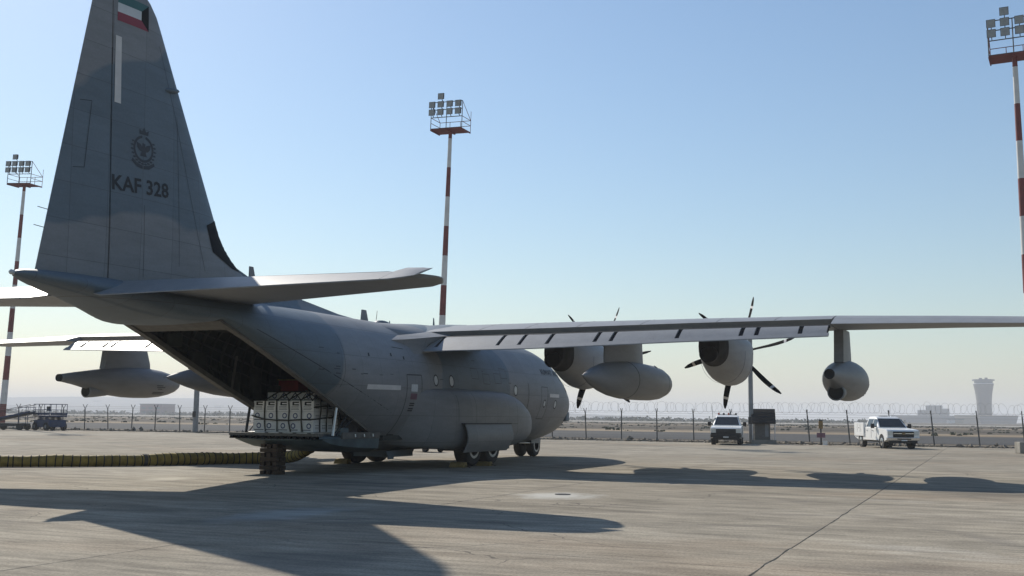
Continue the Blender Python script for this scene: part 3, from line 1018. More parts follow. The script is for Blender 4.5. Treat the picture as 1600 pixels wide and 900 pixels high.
# ---- wing
#       y     LEx    LEz   chord  TEz   thickness
WING = [(0.0, 10.42, 4.40, 4.80, 4.06, 0.170), (5.6, 10.42, 4.42, 4.80, 4.12, 0.170), (10.2, 10.62, 4.53, 4.02, 4.28, 0.152), (14.3, 10.82, 4.60, 3.28, 4.39, 0.138), (17.5, 11.0, 4.56, 2.80, 4.37, 0.128), (19.6, 11.12, 4.52, 2.50, 4.33, 0.12), (20.05, 11.3, 4.50, 2.2, 4.34, 0.085), (20.2, 11.75, 4.47, 1.4, 4.36, 0.04)]
def wing_pt(y, q, side):
    lx, lz, c, tz, t = lerp(WING, abs(y))
    qq = max(q, 1e-6)
    th = 5*t*(0.2969*math.sqrt(qq)-0.126*qq-0.3516*qq*qq+0.2843*qq**3-0.1036*qq**4)*c
    camber = 0.10*qq*(1-qq)*c*0.8
    return (lx+c*q, lz+(tz-lz)*q+camber+(th if side > 0 else -th*0.92))
FLAP_Y0, FLAP_Y1 = 1.9, 14.24
for sgn in (1, -1):
    # box: leading edge to shroud line
    rg = []
    ys = [0.0, 1.5, 1.9, 3, 4.3, 5.6, 7, 8.5, 10.2, 11.6, 13, 14.22]
    def ring_w(y, qu, ql):
        n = 16
        up = [wing_pt(y, qu*0.5*(1-math.cos(math.pi*k/n)), 1) for k in range(n+1)]
        lo = [wing_pt(y, ql*0.5*(1-math.cos(math.pi*k/n)), -1) for k in range(n+1)]
        return [(x, sgn*y, z) for x, z in up]+[(x, sgn*y, z) for x, z in lo[:0:-1]]
    for y in ys:
        rg.append(ring_w(y, 0.775, 0.70))
    wing = P(MB().loft(rg), 'wing', 'wing_paint', 40)
    rg = [ring_w(y, 0.74, 0.74) for y in (14.26, 15.5, 17.5, 19.4)]+[ring_w(y, 0.985, 0.985) for y in (19.42, 19.6, 20.05, 20.2)]
    P(MB().loft(rg), 'outer_wing', 'wing_paint', 40)
    ag = []
    for y in (14.28, 15.5, 17.5, 19.38):
        a = [wing_pt(y, q, 1) for q in (0.755, 0.85, 0.93, 1.0)]
        b = [wing_pt(y, q, -1) for q in (1.0, 0.93, 0.85, 0.755)]
        ag.append([(x, sgn*y, z+.004) for x, z in a]+[(x, sgn*y, z-.004) for x, z in b])
    P(MB().loft(ag), 'aileron', 'wing_paint', 40)
    # wing tip lamp
    P(MB().lathe_x([(11.9, .02), (12.0, .05), (12.15, .05), (12.2, .02)], sgn*20.2, 4.45, 8), 'tip_lamp', 'window_pale', 40)
    # drooped flap in panels with open slots between
    cuts = [1.86, 2.22, 4.36, 5.08, 5.98, 7.46, 7.95, 9.92, 11.76, 12.2, 13.42, 14.22]
    FD = R(26)
    for ya, yb in zip(cuts, cuts[1:]):
        fg = []
        for y in (ya+.065, yb-.065):
            lx, lz, c, tz, t = lerp(WING, y)
            ax_, az_ = wing_pt(y, 0.79, 1)
            fc = c*0.225
            prof = [(0, 0.0), (.06, .055), (.25, .075), (fc*.65, .045), (fc, .008), (fc, -.008), (fc*.6, -.03), (.2, -.09), (.04, -.07)]
            fg.append([(ax_+.10+px_*math.cos(FD)+pz_*math.sin(FD), sgn*y, az_-.21-px_*math.sin(FD)+pz_*math.cos(FD)) for px_, pz_ in prof])
        P(MB().loft(fg), 'flap_panel', 'wing_paint', 35)
    fg = []
    for y in (1.92, 5.6, 10.2, 14.18):
        lx, lz, c, tz, t = lerp(WING, y)
        ax_, az_ = wing_pt(y, 0.79, 1)
        fc = c*0.225
        fg.append([(ax_+.10+px_*math.cos(FD)+pz_*math.sin(FD), sgn*y, az_-.21-px_*math.sin(FD)+pz_*math.cos(FD)) for px_, pz_ in ((.05, .0), (.25, .02), (fc*.78, -.002), (fc*.78, -.015), (.2, -.06))])
    P(MB().loft(fg), 'flap_slot_shade', 'black_paint', 30)  # added black plate, its colour puts shade into the panel slots
    # flap torque tube in the cove and trailing strip tying the panels
    fg = []
    for y in (1.9, 5.6, 10.2, 14.2):
        lx, lz, c, tz, t = lerp(WING, y)
        ax_, az_ = wing_pt(y, 0.79, 1)
        fg.append((ax_+.16, sgn*y, az_-.22))
    P(MB().tube(fg, .05, 8), 'flap_spar', 'dark_machine')
    fg = []
    for y in (1.86, 5.6, 10.2, 14.22):
        lx, lz, c, tz, t = lerp(WING, y)
        ax_, az_ = wing_pt(y, 0.79, 1)
        fc = c*0.225
        fg.append([(ax_+.10+px_*math.cos(FD), sgn*y, az_-.21-px_*math.sin(FD)+pz_) for px_, pz_ in ((fc*.80, .034), (fc+.03, .012), (fc+.03, -.016), (fc*.80, -.028))])
    P(MB().loft(fg), 'flap_edge', 'wing_paint', 30)
    # chordwise panel seams on top of the box
    for y in (3.3, 4.9, 6.6, 8.6, 10.9, 12.6):
        m = MB()
        pa = [wing_pt(y, q, 1) for q in (0.12, .25, .4, .55, .7, .77)]
        m.loft([[(x, sgn*(y-.009), z+.002), (x, sgn*(y-.009), z+.005), (x, sgn*(y+.009), z+.005), (x, sgn*(y+.009), z+.002)] for x, z in pa])
        P(m, 'wing_seam', 'seam_dark')
# centre fairing over the hull and root fillets
rg = []
for x, zt, w, zl in ((8.9, 4.60, 0.5, 4.5), (9.6, 4.72, 1.0, 4.3), (10.4, 4.82, 1.45, 4.0), (11.6, 4.86, 1.7, 3.9), (13.0, 4.80, 1.75, 3.9), (14.2, 4.71, 1.72, 3.95), (15.3, 4.655, 1.6, 4.0), (16.6, 4.60, 1.1, 4.2), (17.3, 4.55, .6, 4.4)):
    rg.append([(x, w*math.sin(a), zl+(zt-zl)*math.cos(a)) for a in [R(-90+180*k/16) for k in range(17)]])
P(MB().loft(rg), 'centre_fairing', 'fuselage_paint', 50)
for sgn in (1, -1):
    rg = []
    for x, yo, zt, zl in ((10.3, 1.7, 4.5, 3.7), (11.5, 2.25, 4.72, 3.75), (13.0, 2.32, 4.56, 3.85), (14.2, 2.25, 4.26, 3.9), (15.2, 2.0, 4.14, 3.9), (16.2, 1.75, 4.02, 3.86), (16.9, 1.62, 3.96, 3.86)):
        fl = fus_y(x, zt-.55)
        rg.append([(x, sgn*.7, zt+.16), (x, sgn*(1.2+(yo-1.2)*.35), zt+.13), (x, sgn*(1.2+(yo-1.2)*.75), zt+.045), (x, sgn*yo, zt), (x, sgn*(yo-.015), zt-.03), (x, sgn*(min(yo-.06, fl+.05)), zt-.22), (x, sgn*(fl-.06), zt-.6), (x, sgn*.7, zt-.6)])
    P(MB().loft(rg), 'root_fillet', 'fuselage_paint', 40)
# antennas on the spine
P(MB().prism([(15.55, 4.62), (16.0, 4.62), (15.95, 5.02), (15.72, 5.02)], 'y', -.025, .025), 'blade_antenna', 'pod_paint')
P(MB().prism([(21.75, 5.2), (22.05, 5.28), (22.05, 5.62), (21.9, 5.62)], 'y', .09, .13), 'blade_antenna', 'pod_paint')
P(MB().tube([(11.5, 0.3, 4.83), (11.52, .3, 5.12)], [.04, .02], 6), 'mast_antenna', 'dark_paint')
P(MB().tube([(13.6, -.3, 4.70), (13.62, -.3, 4.86)], [.03, .015], 6), 'mast_antenna', 'dark_paint')
P(MB().lathe_x([(14.0, .03), (14.15, .16), (14.4, .2), (14.65, .16), (14.8, .03)], -.15, 4.70, 12, 1, .55), 'antenna_dome', 'dark_paint', 50)

# ---- engines and propellers
def blade_mesh():
    n = 13
    m = MB()
    rg = []
    for i in range(n):
        t = i/(n-1)
        r = 0.30+1.757*t
        ch = [0.16, 0.20, 0.27, 0.32, 0.345, 0.355, 0.35, 0.335, 0.315, 0.285, 0.245, 0.19, 0.07][i]
        thk = 0.075*(1-t)**1.3+0.016
        sweep = 0.02-0.30*max(0, t-0.42)**1.7
        tw = R(80-26*t)
        prof = [(-.5, 0), (-.3, .35), (0.0, .5), (.3, .32), (.5, 0), (.3, -.32), (0, -.5), (-.3, -.35)]
        ring = []
        for (a, b) in prof:
            c_, h_ = a*ch+sweep*1.5, b*thk
            # local: X = shaft axis (aft), Y = tangential, Z = radial
            ring.append((c_*math.sin(tw)+h_*math.cos(tw), c_*math.cos(tw)-h_*math.sin(tw), r))
        rg.append(ring)
    return m, rg
def make_prop(hx, hy, hz, phase):
    root = P(MB().lathe_x([(-.62, .015), (-.56, .10), (-.42, .20), (-.2, .29), (0.0, .33), (.22, .345), (.24, .2)], 0, 0, 22), 'propeller', 'dark_paint', 40)
    root.matrix_parent_inverse = Matrix.Identity(4)
    root.location = (hx-14, hy, hz)
    for k in range(6):
        a = phase+k*math.pi/3
        # rotate so that +Z goes towards +Y (clockwise seen from behind)
        rot = Matrix.Rotation(-a, 4, 'X')
        o = bpy.data.objects.new('blade', BLADE)
        COL.objects.link(o); o.parent = root; o.matrix_local = rot
        for bnd in BANDS:
            s = bpy.data.objects.new('tip_band', bnd)
            COL.objects.link(s); s.parent = o
    return root
m_, rg_ = blade_mesh()
m_.loft(rg_)
tmp = m_.build('blade', 'blade_black', None, 50)
BLADE = tmp.data
bpy.data.objects.remove(tmp)
BANDS = []
for (i, f0, f1) in ((9, 0.15, 0.75),):
    b_ = MB()
    def inter(f):
        out = []
        for p, q in zip(rg_[i], rg_[i+1]):
            v = Vector(p).lerp(Vector(q), f)
            out.append(v)
        c = sum(out, Vector())/len(out)
        return [c+(v-c)*1.0+(v-c).normalized()*0.004 for v in out]
    b_.loft([inter(f0), inter(f1)])
    tmp = b_.build('tip_band', 'strip_light', None, 50)
    BANDS.append(tmp.data)
    bpy.data.objects.remove(tmp)
HUBS = [(4.9, 3.90, R(26)), (10.2, 4.03, R(17.5)), (-4.9, 3.90, R(8)), (-10.2, 4.03, R(31))]
for hy, hz, ph in HUBS:
    make_prop(7.0, hy, hz, ph)
    dz = hz-4.03
    nr = []
    #        x     centre z, half height up, down, half width, power
    for x, zc, hu, hd, w in ((7.22, 4.03, .42, .62, .44), (7.35, 4.0, .47, .82, .54), (7.8, 3.95, .55, 1.08, .68), (8.5, 3.92, .62, 1.12, .75), (9.2, 3.92, .68, 1.06, .75), (9.8, 3.94, .68, .92, .69), (10.4, 3.97, .62, .76, .59), (10.9, 3.98, .52, .63, .49), (11.35, 3.98, .42, .53, .40), (11.6, 3.98, .34, .48, .34)):
        ring = []
        for k in range(28):
            a = 2*math.pi*k/28
            ca, sa = math.cos(a), math.sin(a)
            e = 0.75
            yy2 = w*math.copysign(abs(ca)**e, ca)
            hh = hu if sa > 0 else hd
            if sa < 0:
                yy2 *= 1-0.24*abs(sa)**2.6
            ring.append((x, hy+yy2, zc+dz+hh*math.copysign(abs(sa)**e, sa)))
        nr.append(ring)
    nac = P(MB().loft(nr[:8]), 'nacelle', 'nacelle_paint', 40)
    P(MB().loft(nr[7:]), 'aft_cowl', 'soot_paint', 40, nac)
    # exhaust: soot-black duct with a rim under the trailing edge
    ex = MB()
    rg2 = []
    for x, r0 in ((10.6, .22), (11.2, .27), (11.72, .28), (11.74, .245), (11.66, .235)):
        rg2.append([(x, hy+r0*1.05*math.cos(2*math.pi*k/18), 3.74+dz-(x-11)*0.04+r0*0.95*math.sin(2*math.pi*k/18)) for k in range(18)])
    ex.loft(rg2)
    P(ex, 'exhaust_duct', 'soot_hole_shade', 40, nac)
    # chin oil-cooler intake lip, access door seams
    P(MB().loft([[(7.42, hy+.30*math.cos(a), 3.32+dz+.12*math.sin(a)) for a in [2*math.pi*k/14 for k in range(14)]], [(7.6, hy+.30*math.cos(a), 3.30+dz+.13*math.sin(a)) for a in [2*math.pi*k/14 for k in range(14)]]]), 'chin_intake', 'soot_hole_shade', 40, nac)
    for x in (8.3, 9.6):
        w, zc, hu, hd = (.732, 3.925, .62, 1.10) if x < 9 else (.748, 3.93, .69, 1.07)
        ring_o, ring_i = [], []
        for k in range(29):
            a = R(-175+350*k/28/1.0) if False else R(-180+180*k/28)
            ca, sa = math.cos(a), math.sin(a)
            yy2 = w*math.copysign(abs(ca)**.75, ca)*(1-0.24*abs(sa)**2.6)
            zz2 = zc+dz+hd*math.copysign(abs(sa)**.75, sa)
            ring_o.append((yy2*1.006, zz2))
        m = MB()
        m.loft([[(x-.008, hy+y*1.0, z-.001), (x+.008, hy+y, z-.001), (x+.008, hy+y*1.006, z-.006), (x-.008, hy+y*1.006, z-.006)] for y, z in ring_o])
        P(m, 'cowl_seam', 'seam_dark', None, nac)

# ---- wing tanks and refuelling pods
def tank(y, name):
    prof = [(6.9, .01), (6.95, .10), (7.1, .21), (7.4, .33), (7.9, .46), (8.6, .56), (9.4, .61), (10.4, .62), (11.6, .62), (12.6, .60), (13.5, .54), (14.3, .44), (15.1, .29), (15.7, .15), (16.05, .05), (16.15, .01)]
    t = P(MB().lathe_x(prof, y, 2.88, 30), name, 'pod_paint', 40)
    py = MB()
    for x0, x1, z, w in ((9.9, 14.15, 3.3, .14), (9.95, 14.1, 4.2, .16)):
        pass
    rg3 = []
    for z, x0, x1 in ((3.36, 9.95, 14.2), (3.6, 10.0, 14.2), (4.25, 10.1, 14.1)):
        rg3.append([(x0, y, z), (x0+.4, y+.10, z), (x0+1.6, y+.16, z), (x1-.8, y+.12, z), (x1, y+.02, z), (x1, y-.02, z), (x1-.8, y-.12, z), (x0+1.6, y-.16, z), (x0+.4, y-.10, z)])
    py.loft(rg3)
    P(py, 'pylon', 'pod_paint', 50, t)
    for x in (8.6, 12.4):
        m = MB()
        rr2 = smooth_tab(prof, x)[0]
        m.lathe_x([(x-.01, rr2+.001), (x-.01, rr2+.004), (x+.01, rr2+.004), (x+.01, rr2+.001)], y, 2.88, 30)
        P(m, 'tank_seam', 'seam_dark', None, t)
    P(MB().tube([(9.5, y+.30, 3.42), (9.5, y+.31, 3.435)], .07, 10), 'filler_cap', 'dark_paint', None, t)
    P(MB().prism([(15.9, 2.885), (16.3, 2.87), (16.3, 2.90), (15.9, 2.895)], 'y', y-.01, y+.01), 'tail_spike', 'pod_paint', None, t)
    return t
tank(7.55, 'external_tank'); tank(-7.55, 'external_tank')
def pod(y):
    prof = [(7.5, .01), (7.53, .10), (7.65, .22), (7.9, .35), (8.3, .47), (8.8, .56), (9.5, .62), (10.2, .635), (10.9, .62), (11.6, .56), (12.3, .46), (13.0, .34), (13.6, .24), (14.1, .165), (14.32, .14)]
    rg4 = []
    for x, r in prof:
        zc = 2.90+(0.06 if x > 12 else 0)*(min(1, (x-12)/1.5) if x > 12 else 0)
        rg4.append([(x, y+r*math.cos(2*math.pi*k/30), zc+r*math.sin(2*math.pi*k/30)) for k in range(30)])
    p = P(MB().loft(rg4), 'refuelling_pod', 'pod_paint', 40)
    rg3 = []
    for z, x0, x1 in ((3.40, 9.3, 12.1), (3.7, 9.33, 12.05), (4.4, 9.6, 11.95)):
        rg3.append([(x0, y, z), (x0+.3, y+.10, z), (x0+1.2, y+.19, z), (x1-.5, y+.17, z), (x1, y+.14, z), (x1, y-.14, z), (x1-.5, y-.17, z), (x0+1.2, y-.19, z), (x0+.3, y-.10, z)])
    P(MB().loft(rg3), 'pylon', 'pod_paint', 40, p)
    # tail port and drogue tunnel
    P(MB().lathe_x([(14.28, .148), (14.36, .140), (14.36, .115), (14.33, .11)], y, 2.96, 18), 'tail_port', 'soot_hole_shade', 40, p)  # closed end coloured dark, painted shade of an open port
    m = MB()
    m.loft([[(x, y+r*math.cos(2*math.pi*k/22), zc+r*math.sin(2*math.pi*k/22)) for k in range(22)] for x, r, zc in ((11.2, .10, 2.55), (11.9, .21, 2.53), (12.5, .245, 2.50), (12.9, .25, 2.48), (12.92, .215, 2.48), (12.6, .20, 2.48))])
    P(m, 'drogue_tunnel', 'pod_paint', 40, p)
    P(MB().lathe_x([(12.895, .212), (12.905, .212)], y, 2.48, 20), 'drogue_mouth', 'soot_hole_shade', None, p)  # dark disc painting the shade inside the tunnel
    for (x, z, ln) in ((9.35, 2.80, .42), (9.25, 2.73, .55), (9.3, 2.66, .30), (9.3, 2.52, .75), (9.3, 2.46, .70)):
        sp_ = fin_line([(x+ln/2, z), (x-ln/2, z)], .035, 'stencil_line', 'marking_mid', lambda X, Z: y+math.sqrt(max(0, smooth_tab(prof, X)[0]**2-(Z-2.9)**2)), .006)
        part(sp_, p)
    return p
pod(14.24); pod(-14.24)

# ---- main gear sponsons, doors and wheels
SPX = [(7.15, .02, 1.50, 1.40), (7.3, .26, 1.72, 1.08), (7.6, .38, 1.95, .86), (8.2, .48, 2.22, .70), (8.9, .55, 2.43, .62), (9.8, .58, 2.54, .58), (11, .58, 2.56, .56), (13, .56, 2.56, .56), (14.4, .46, 2.54, .60), (15.4, .30, 2.5, .68), (16.3, .10, 2.42, .80), (16.7, .0, 2.38, .88)]
def spon_y(x, z):
    o, zt, zb = smooth_tab(SPX, x)
    q = (z-zb)/(zt-zb)*2-1
    out = 2.12+o*(max(0, 1-abs(q)**3.2))**0.5
    fy = fus_y(x, min(max(z, .56), 4))-.03
    k = min(1, max(0, (16.7-x)/2.2))
    k = k*k*(3-2*k)
    return fy+(out-fy)*k
for sgn in (1, -1):
    rg = []
    for x in (7.15, 7.22, 7.35, 7.6, 7.9, 8.2, 8.55, 8.9, 9.6, 10.5, 11.5, 12.5, 13.3, 14.0, 14.7, 15.4, 16.0, 16.4, 16.7):
        o, zt, zb = smooth_tab(SPX, x)
        ring = [(x, sgn*1.2, zt-.02)]
        for k in range(15):
            a = math.pi/2-math.pi*k/14
            z = (zt+zb)/2+(zt-zb)/2*math.copysign(abs(math.sin(a))**0.62, math.sin(a))
            y = (fus_y(x, zt) if k == 0 else None)
            y = spon_y(x, z)
            y = max(y, 1.9) if x < 14 else y
            if k == 0: y = fus_y(x, zt)-.02
            ring.append((x, sgn*y, z))
        ring.append((x, sgn*.9, zb+.02))
        rg.append(ring)
    sp = P(MB().loft(rg), 'gear_sponson', 'sponson_paint', 50)
    # outer gear door, bowed, hanging open
    rg = []
    for k in range(9):
        t = k/8
        z = 1.42-0.92*t
        y = 2.76+0.17*math.sin(t*math.pi*0.9)-0.10*t
        rg.append((y, z))
    m = MB()
    for (xa, xb) in ((10.2, 13.9),):
        rr3 = []
        for x in (10.2, 10.27, 10.45, 11.3, 12.3, 13.3, 13.75, 13.9):
            lim = {10.2: .16, 10.27: .07}.get(x, 0.0)
            rr3.append([(x, sgn*y, z+(lim if i > 5 else 0)) for i, (y, z) in enumerate(rg)]+[(x, sgn*(y-.035), z+(lim if i > 5 else 0)) for i, (y, z) in list(enumerate(rg))[::-1]])
        m.loft(rr3)
    P(m, 'gear_door', 'sponson_paint', 50)
    P(MB().box((10.15, sgn*2.63, 1.41) if sgn > 0 else (10.15, -2.78, 1.41), (13.95, sgn*2.78, 1.44) if sgn > 0 else (13.95, -2.63, 1.44)), 'door_hinge', 'seam_dark')
    P(MB().box((9.7, 1.65 if sgn > 0 else -2.5, .54), (13.7, 2.5 if sgn > 0 else -1.65, .62)), 'wheel_well', 'soot_hole_shade')  # flat dark slab in place of an open well
    for xw in (10.97, 12.50):
        P(MB().tube([(xw, sgn*1.98, .70), (xw, sgn*1.98, 1.4)], .14, 12), 'gear_leg', 'steel_grey', 40)
def wheel(x, y, r, w, rim_r, out):
    n = 36
    prof = [(-w/2, r*.62), (-w/2, r*.80), (-w*.44, r*.93), (-w*.30, r*.99), (0, r), (w*.30, r*.99), (w*.44, r*.93), (w/2, r*.80), (w/2, r*.62)]
    m = MB()
    m.loft([[(x+q*math.cos(2*math.pi*k/n), y+t, r+q*math.sin(2*math.pi*k/n)) for k in range(n)] for t, q in prof])
    root = P(m, 'wheel', 'black_rubber', 40)
    s = out
    m = MB()
    m.loft([[(x+q*math.cos(2*math.pi*k/n), y+s*t, r+q*math.sin(2*math.pi*k/n)) for k in range(n)] for t, q in ((w*.50, r*.62), (w*.515, r*.58), (w*.505, r*.50), (w*.36, r*.44), (w*.30, r*.22), (w*.46, r*.20), (w*.48, r*.10), (w*.48, .005))])
    P(m, 'rim', 'rim_grey', 40, root)
    return root
for sgn in (1, -1):
    for xw in (10.97, 12.50):
        wheel(xw, sgn*2.18, .70, .50, .4, sgn)
    wheel(1.95, sgn*.29, .50, .33, .3, sgn)
P(MB().tube([(1.95, 0, .5), (2.05, 0, 1.1)], .10, 12), 'nose_gear_leg', 'steel_grey', 40)
P(MB().tube([(1.95, -.3, .5), (1.95, .3, .5)], .06, 10), 'nose_axle', 'steel_grey', 40)
for sgn in (1, -1):
    P(MB().box((1.55, sgn*.46-.012, .56), (2.6, sgn*.46+.012, .82)), 'nose_gear_door', 'fuselage_paint')
P(MB().tube([(4.6, .75, .62), (2.6, .40, .58)], .03, 8), 'brace_rod', 'bare_metal')
# belly blister, blade aerials and drains below the hull
P(MB().lathe_x([(5.0, .02), (5.2, .25), (5.8, .34), (6.6, .30), (7.2, .02)], .35, .56, 14, 1, .5), 'belly_blister', 'dark_paint', 40)
P(MB().prism([(15.3, .56), (15.9, .56), (15.75, .30), (15.45, .30)], 'y', .95, .99), 'belly_aerial', 'dark_paint')
P(MB().box((14.0, -.5, .36), (15.4, .9, .56)), 'belly_panel', 'dark_paint')

# ---- details on the right hull side
def hull_line(pts, w, off=0.005, name='door_outline', mat='seam_dark'):
    fin_line(pts, w, name, mat, fus_y, off)
def seg(a, b, n):
    return [(a[0]+(b[0]-a[0])*k/n, a[1]+(b[1]-a[1])*k/n) for k in range(n+1)]
hull_line(seg((16.80, 2.90), (16.80, 1.08), 4)+seg((16.80, 1.08), (15.84, 1.08), 1)[1:]+seg((15.84, 1.08), (15.84, 2.92), 4)[1:]+[(16.80, 2.90)], 0.030)
fin_patch('formation_light_strip', [(19.05, 2.40), (17.20, 2.42), (17.20, 2.56), (19.05, 2.54)], 'strip_light', .010, None, fus_y)
fin_patch('door_placard', [(16.53, 2.40), (16.12, 2.40), (16.12, 2.62), (16.53, 2.62)], 'window_pale', .008, None, fus_y)
fin_patch('door_placard', [(16.53, 2.16), (16.12, 2.16), (16.12, 2.34), (16.53, 2.34)], 'sign_mauve', .008, None, fus_y)
for z in (2.02, 1.96, 1.86, 1.80):
    fin_patch('door_stencil', [(16.5, z), (16.2, z), (16.2, z+.035), (16.5, z+.035)], 'marking_dark', .008, None, fus_y)
for (x, z, r) in ((14.88, 2.79, .125), (13.75, 2.80, .14), (8.36, 2.64, .14), (5.35, 2.2, .10), (4.15, 2.18, .12)):
    fin_line([(x+(r+.025)*math.cos(q*math.pi/9), z+(r+.025)*1.15*math.sin(q*math.pi/9)) for q in range(19)], .035, 'porthole_frame', 'seam_dark', fus_y, .012)
    fin_patch('porthole', [(x+r*math.cos(q*math.pi/9), z+r*1.15*math.sin(q*math.pi/9)) for q in range(18)], 'window_pale', .008, None, fus_y)
hull_line(seg((7.05, 2.95), (7.05, 1.65), 4), 0.035, .006, 'ice_shield_edge', 'marking_dark')
hull_line(seg((5.72, 2.85), (5.72, 1.60), 3)+[(5.05, 1.60)]+seg((5.05, 1.60), (5.05, 2.85), 3)+[(5.72, 2.85)], 0.022, .006)
fin_patch('formation_light_strip', [(4.85, 2.46), (3.75, 2.46), (3.75, 2.60), (4.85, 2.60)], 'strip_light', .012, None, fus_y)
fin_text('KUWAIT AIR FORCE', 5.35, 3.36, 0.30, 'marking_dark', 'title_lettering', 0.0, 1.15, fus_y)
fin_text('328', 2.75, 2.72, 0.24, 'marking_dark', 'nose_number', 0.0, 1.0, fus_y)
for (x, z) in ((17.55, 3.42), (16.8, 3.36), (18.9, 3.35)):
    fin_patch('vent_mark', [(x, z), (x-.09, z), (x-.11, z+.11), (x-.03, z+.09)], 'seam_dark', .006, None, fus_y)
hull_line([(17.2, 3.72), (16.5, 3.70)], 0.02)
rnd = random.Random(77)
for k in range(16):
    x, z = rnd.choice((rnd.uniform(17.6, 21.5), rnd.uniform(8.8, 15.5))), rnd.uniform(2.75, 3.6)
    hull_line([(x, z), (x-rnd.uniform(.08, .28), z)], rnd.uniform(.015, .03), .005, 'hull_stencil', 'marking_mid')
for (x, z) in ((12.1, 3.3), (11.2, 3.15), (10.2, 3.2), (9.6, 3.4)):
    hull_line([(x, z), (x-.55, z), (x-.55, z-.35), (x, z-.35), (x, z)], .012, .005, 'access_hatch', 'seam_dark')
hull_line(seg((23.9, 3.75), (17.4, 1.75), 10), 0.016, .004, 'skin_seam')
hull_line(seg((20.2, 3.9), (20.2, 2.3), 4), 0.012, .004, 'skin_seam')
hull_line([(2.9, 3.55), (2.0, 3.25)], 0.03, .01, 'windscreen_frame')
# sponson seams
def sy(x, z): return spon_y(x, z)
fin_line([(14.1, 2.35), (14.1, 1.5)], .016, 'sponson_seam', 'seam_dark', sy, .006)
fin_line([(12.9, 2.45), (12.9, 1.45)], .012, 'sponson_seam', 'seam_dark', sy, .006)
fin_line([(9.4, 2.4), (9.4, 1.0)], .012, 'sponson_seam', 'seam_dark', sy, .006)
fin_line([(13.9, 1.42), (9.4, 1.42)], .012, 'sponson_seam', 'seam_dark', sy, .006)
# cockpit glazing and nose side probe
for sgn in (1, -1):
    for (x0, x1) in ((2.05, 2.55), (2.62, 3.15)):
        m = MB()
        pts = []
        for (x, f) in ((x0, .30), (x1, .34), (x1, .80), (x0, .78)):
            w, zt, zb, zm = smooth_tab(FUS, x)
            z = zm+(zt-zm)*f+.12
            pts.append((x, sgn*(fus_y(x, z)+.012), z))
        m.add(pts, [(0, 1, 2, 3)])
        P(m, 'cockpit_window', 'glass_dark')
bevel(P(MB().box((1.75, 1.68, 1.50), (2.15, 1.88, 1.90)), 'missile_sensor', 'dark_paint'), .05)
P(MB().box((1.8, 1.2, 1.62), (2.1, 1.84, 1.80)), 'sensor_arm', 'dark_paint')

# ------------------------------------------------------------------ things around the aircraft
# cartons on the ramp
def carton_mesh(sx, sy, sz):
    return MB().box((-sx/2, -sy/2, 0), (sx/2, sy/2, sz))
CW, CD = 0.415, 0.34
def ring_faces(cx, cz, r0, r1, x, n=14):
    vs_, fs_ = [], []
    for k in range(n):
        a = 2*math.pi*k/n
        vs_ += [(x, cx+r0*math.cos(a), cz+r0*math.sin(a)), (x, cx+r1*math.cos(a), cz+r1*math.sin(a))]
    for k in range(n):
        j = (k+1) % n
        fs_.append((2*k, 2*j, 2*j+1, 2*k+1))
    return vs_, fs_
def make_carton(loc, h, style, label, group, side=True):
    t = thing('carton', label, 'carton', loc, random.uniform(-.02, .02), group)
    key = ('c', round(h, 2))
    if key not in CM:
        o = carton_mesh(CD, CW-.012, h-.006).build('box', 'carton')
        CM[key] = o.data
        bpy.data.objects.remove(o)
    b = bpy.data.objects.new('box', CM[key]); COL.objects.link(b); b.parent = t
    m = MB()
    f = CD/2+.003
    if style == 'flag':
        m.box((f-.003, -.11, h*.80), (f, .11, h*.92)).box((f-.003, -.11, h*.56), (f, .11, h*.68)).box((f-.003, -.11, h*.56), (f, -.05, h*.92))
        m.build('printed_logo', 'carton_print', t)
        m = MB()
        for q in range(3):
            m.box((f-.003, -.14, h*(.42-.13*q)), (f, random.uniform(.06, .14), h*(.47-.13*q)))
        m.build('printed_text', 'carton_grey', t)
    else:
        vs_, fs_ = ring_faces(random.choice((-.06, 0, .05)), h*.58, .05, .08, f)
        m.add(vs_, fs_)
        m.build('printed_seal', 'carton_blue', t)
        MB().box((f-.003, -.16, h*.13), (f, random.uniform(.1, .17), h*.22)).build('printed_text', 'carton_grey', t)
    if side:
        m = MB()
        for q in range(3):
            m.box((-.11, CW/2-.006, h*(.62-.16*q)), (.08, CW/2-.003, h*(.68-.16*q)))
        m.build('side_print', 'carton_grey', t)
    return t
CM = {}
PZ = 1.17
pallet = thing('cargo_pallet', 'flat aluminium cargo pallet under the carton stack on the ramp', 'pallet', (19.0, -.33, 1.10))
bevel(MB().box((-.75, -1.12, .0), (.72, 1.12, .065)).build('deck', 'bare_metal', pallet), .01)
for k in range(5):
    MB().box((.71, -1.0+k*.48, .01), (.75, -.9+k*.48, .05)).build('edge_ring', 'dark_machine', pallet)
Y0 = -1.38
rows = [(PZ, .285, 'seal', 'bottom'), (PZ+.285, .295, 'seal', 'middle'), (PZ+.58, .30, 'flag', 'third')]
for (z0, h, st, nm) in rows:
    for col_ in range(5):
        for dep in range(4):
            if dep and col_ < 4:
                continue
            rown = {'bottom': 'bottom row', 'middle': 'middle row', 'third': 'upper row'}[nm]
            what = 'white carton with dark flag-like logo' if nm == 'third' else 'white carton with round blue seal'
            if dep:
                lab = 'white carton on the stack flank, %s, %s behind the corner by the pale strut' % (rown, ('', 'first', 'second', 'third')[dep])
            else:
                lab = what + (', %s, corner by the pale ramp strut' % rown, ', %s, second from the pale-strut corner' % rown, ', %s, third from the pale-strut corner' % rown, ', %s, fourth from the pale-strut corner' % rown, ', %s, end away from the pale strut' % rown)[4-col_]
            make_carton((19.43-dep*(CD+.005), Y0+.21+col_*CW+random.uniform(-.004, .004), z0), h, st, lab, 'white cartons stacked on the ramp', col_ == 4)
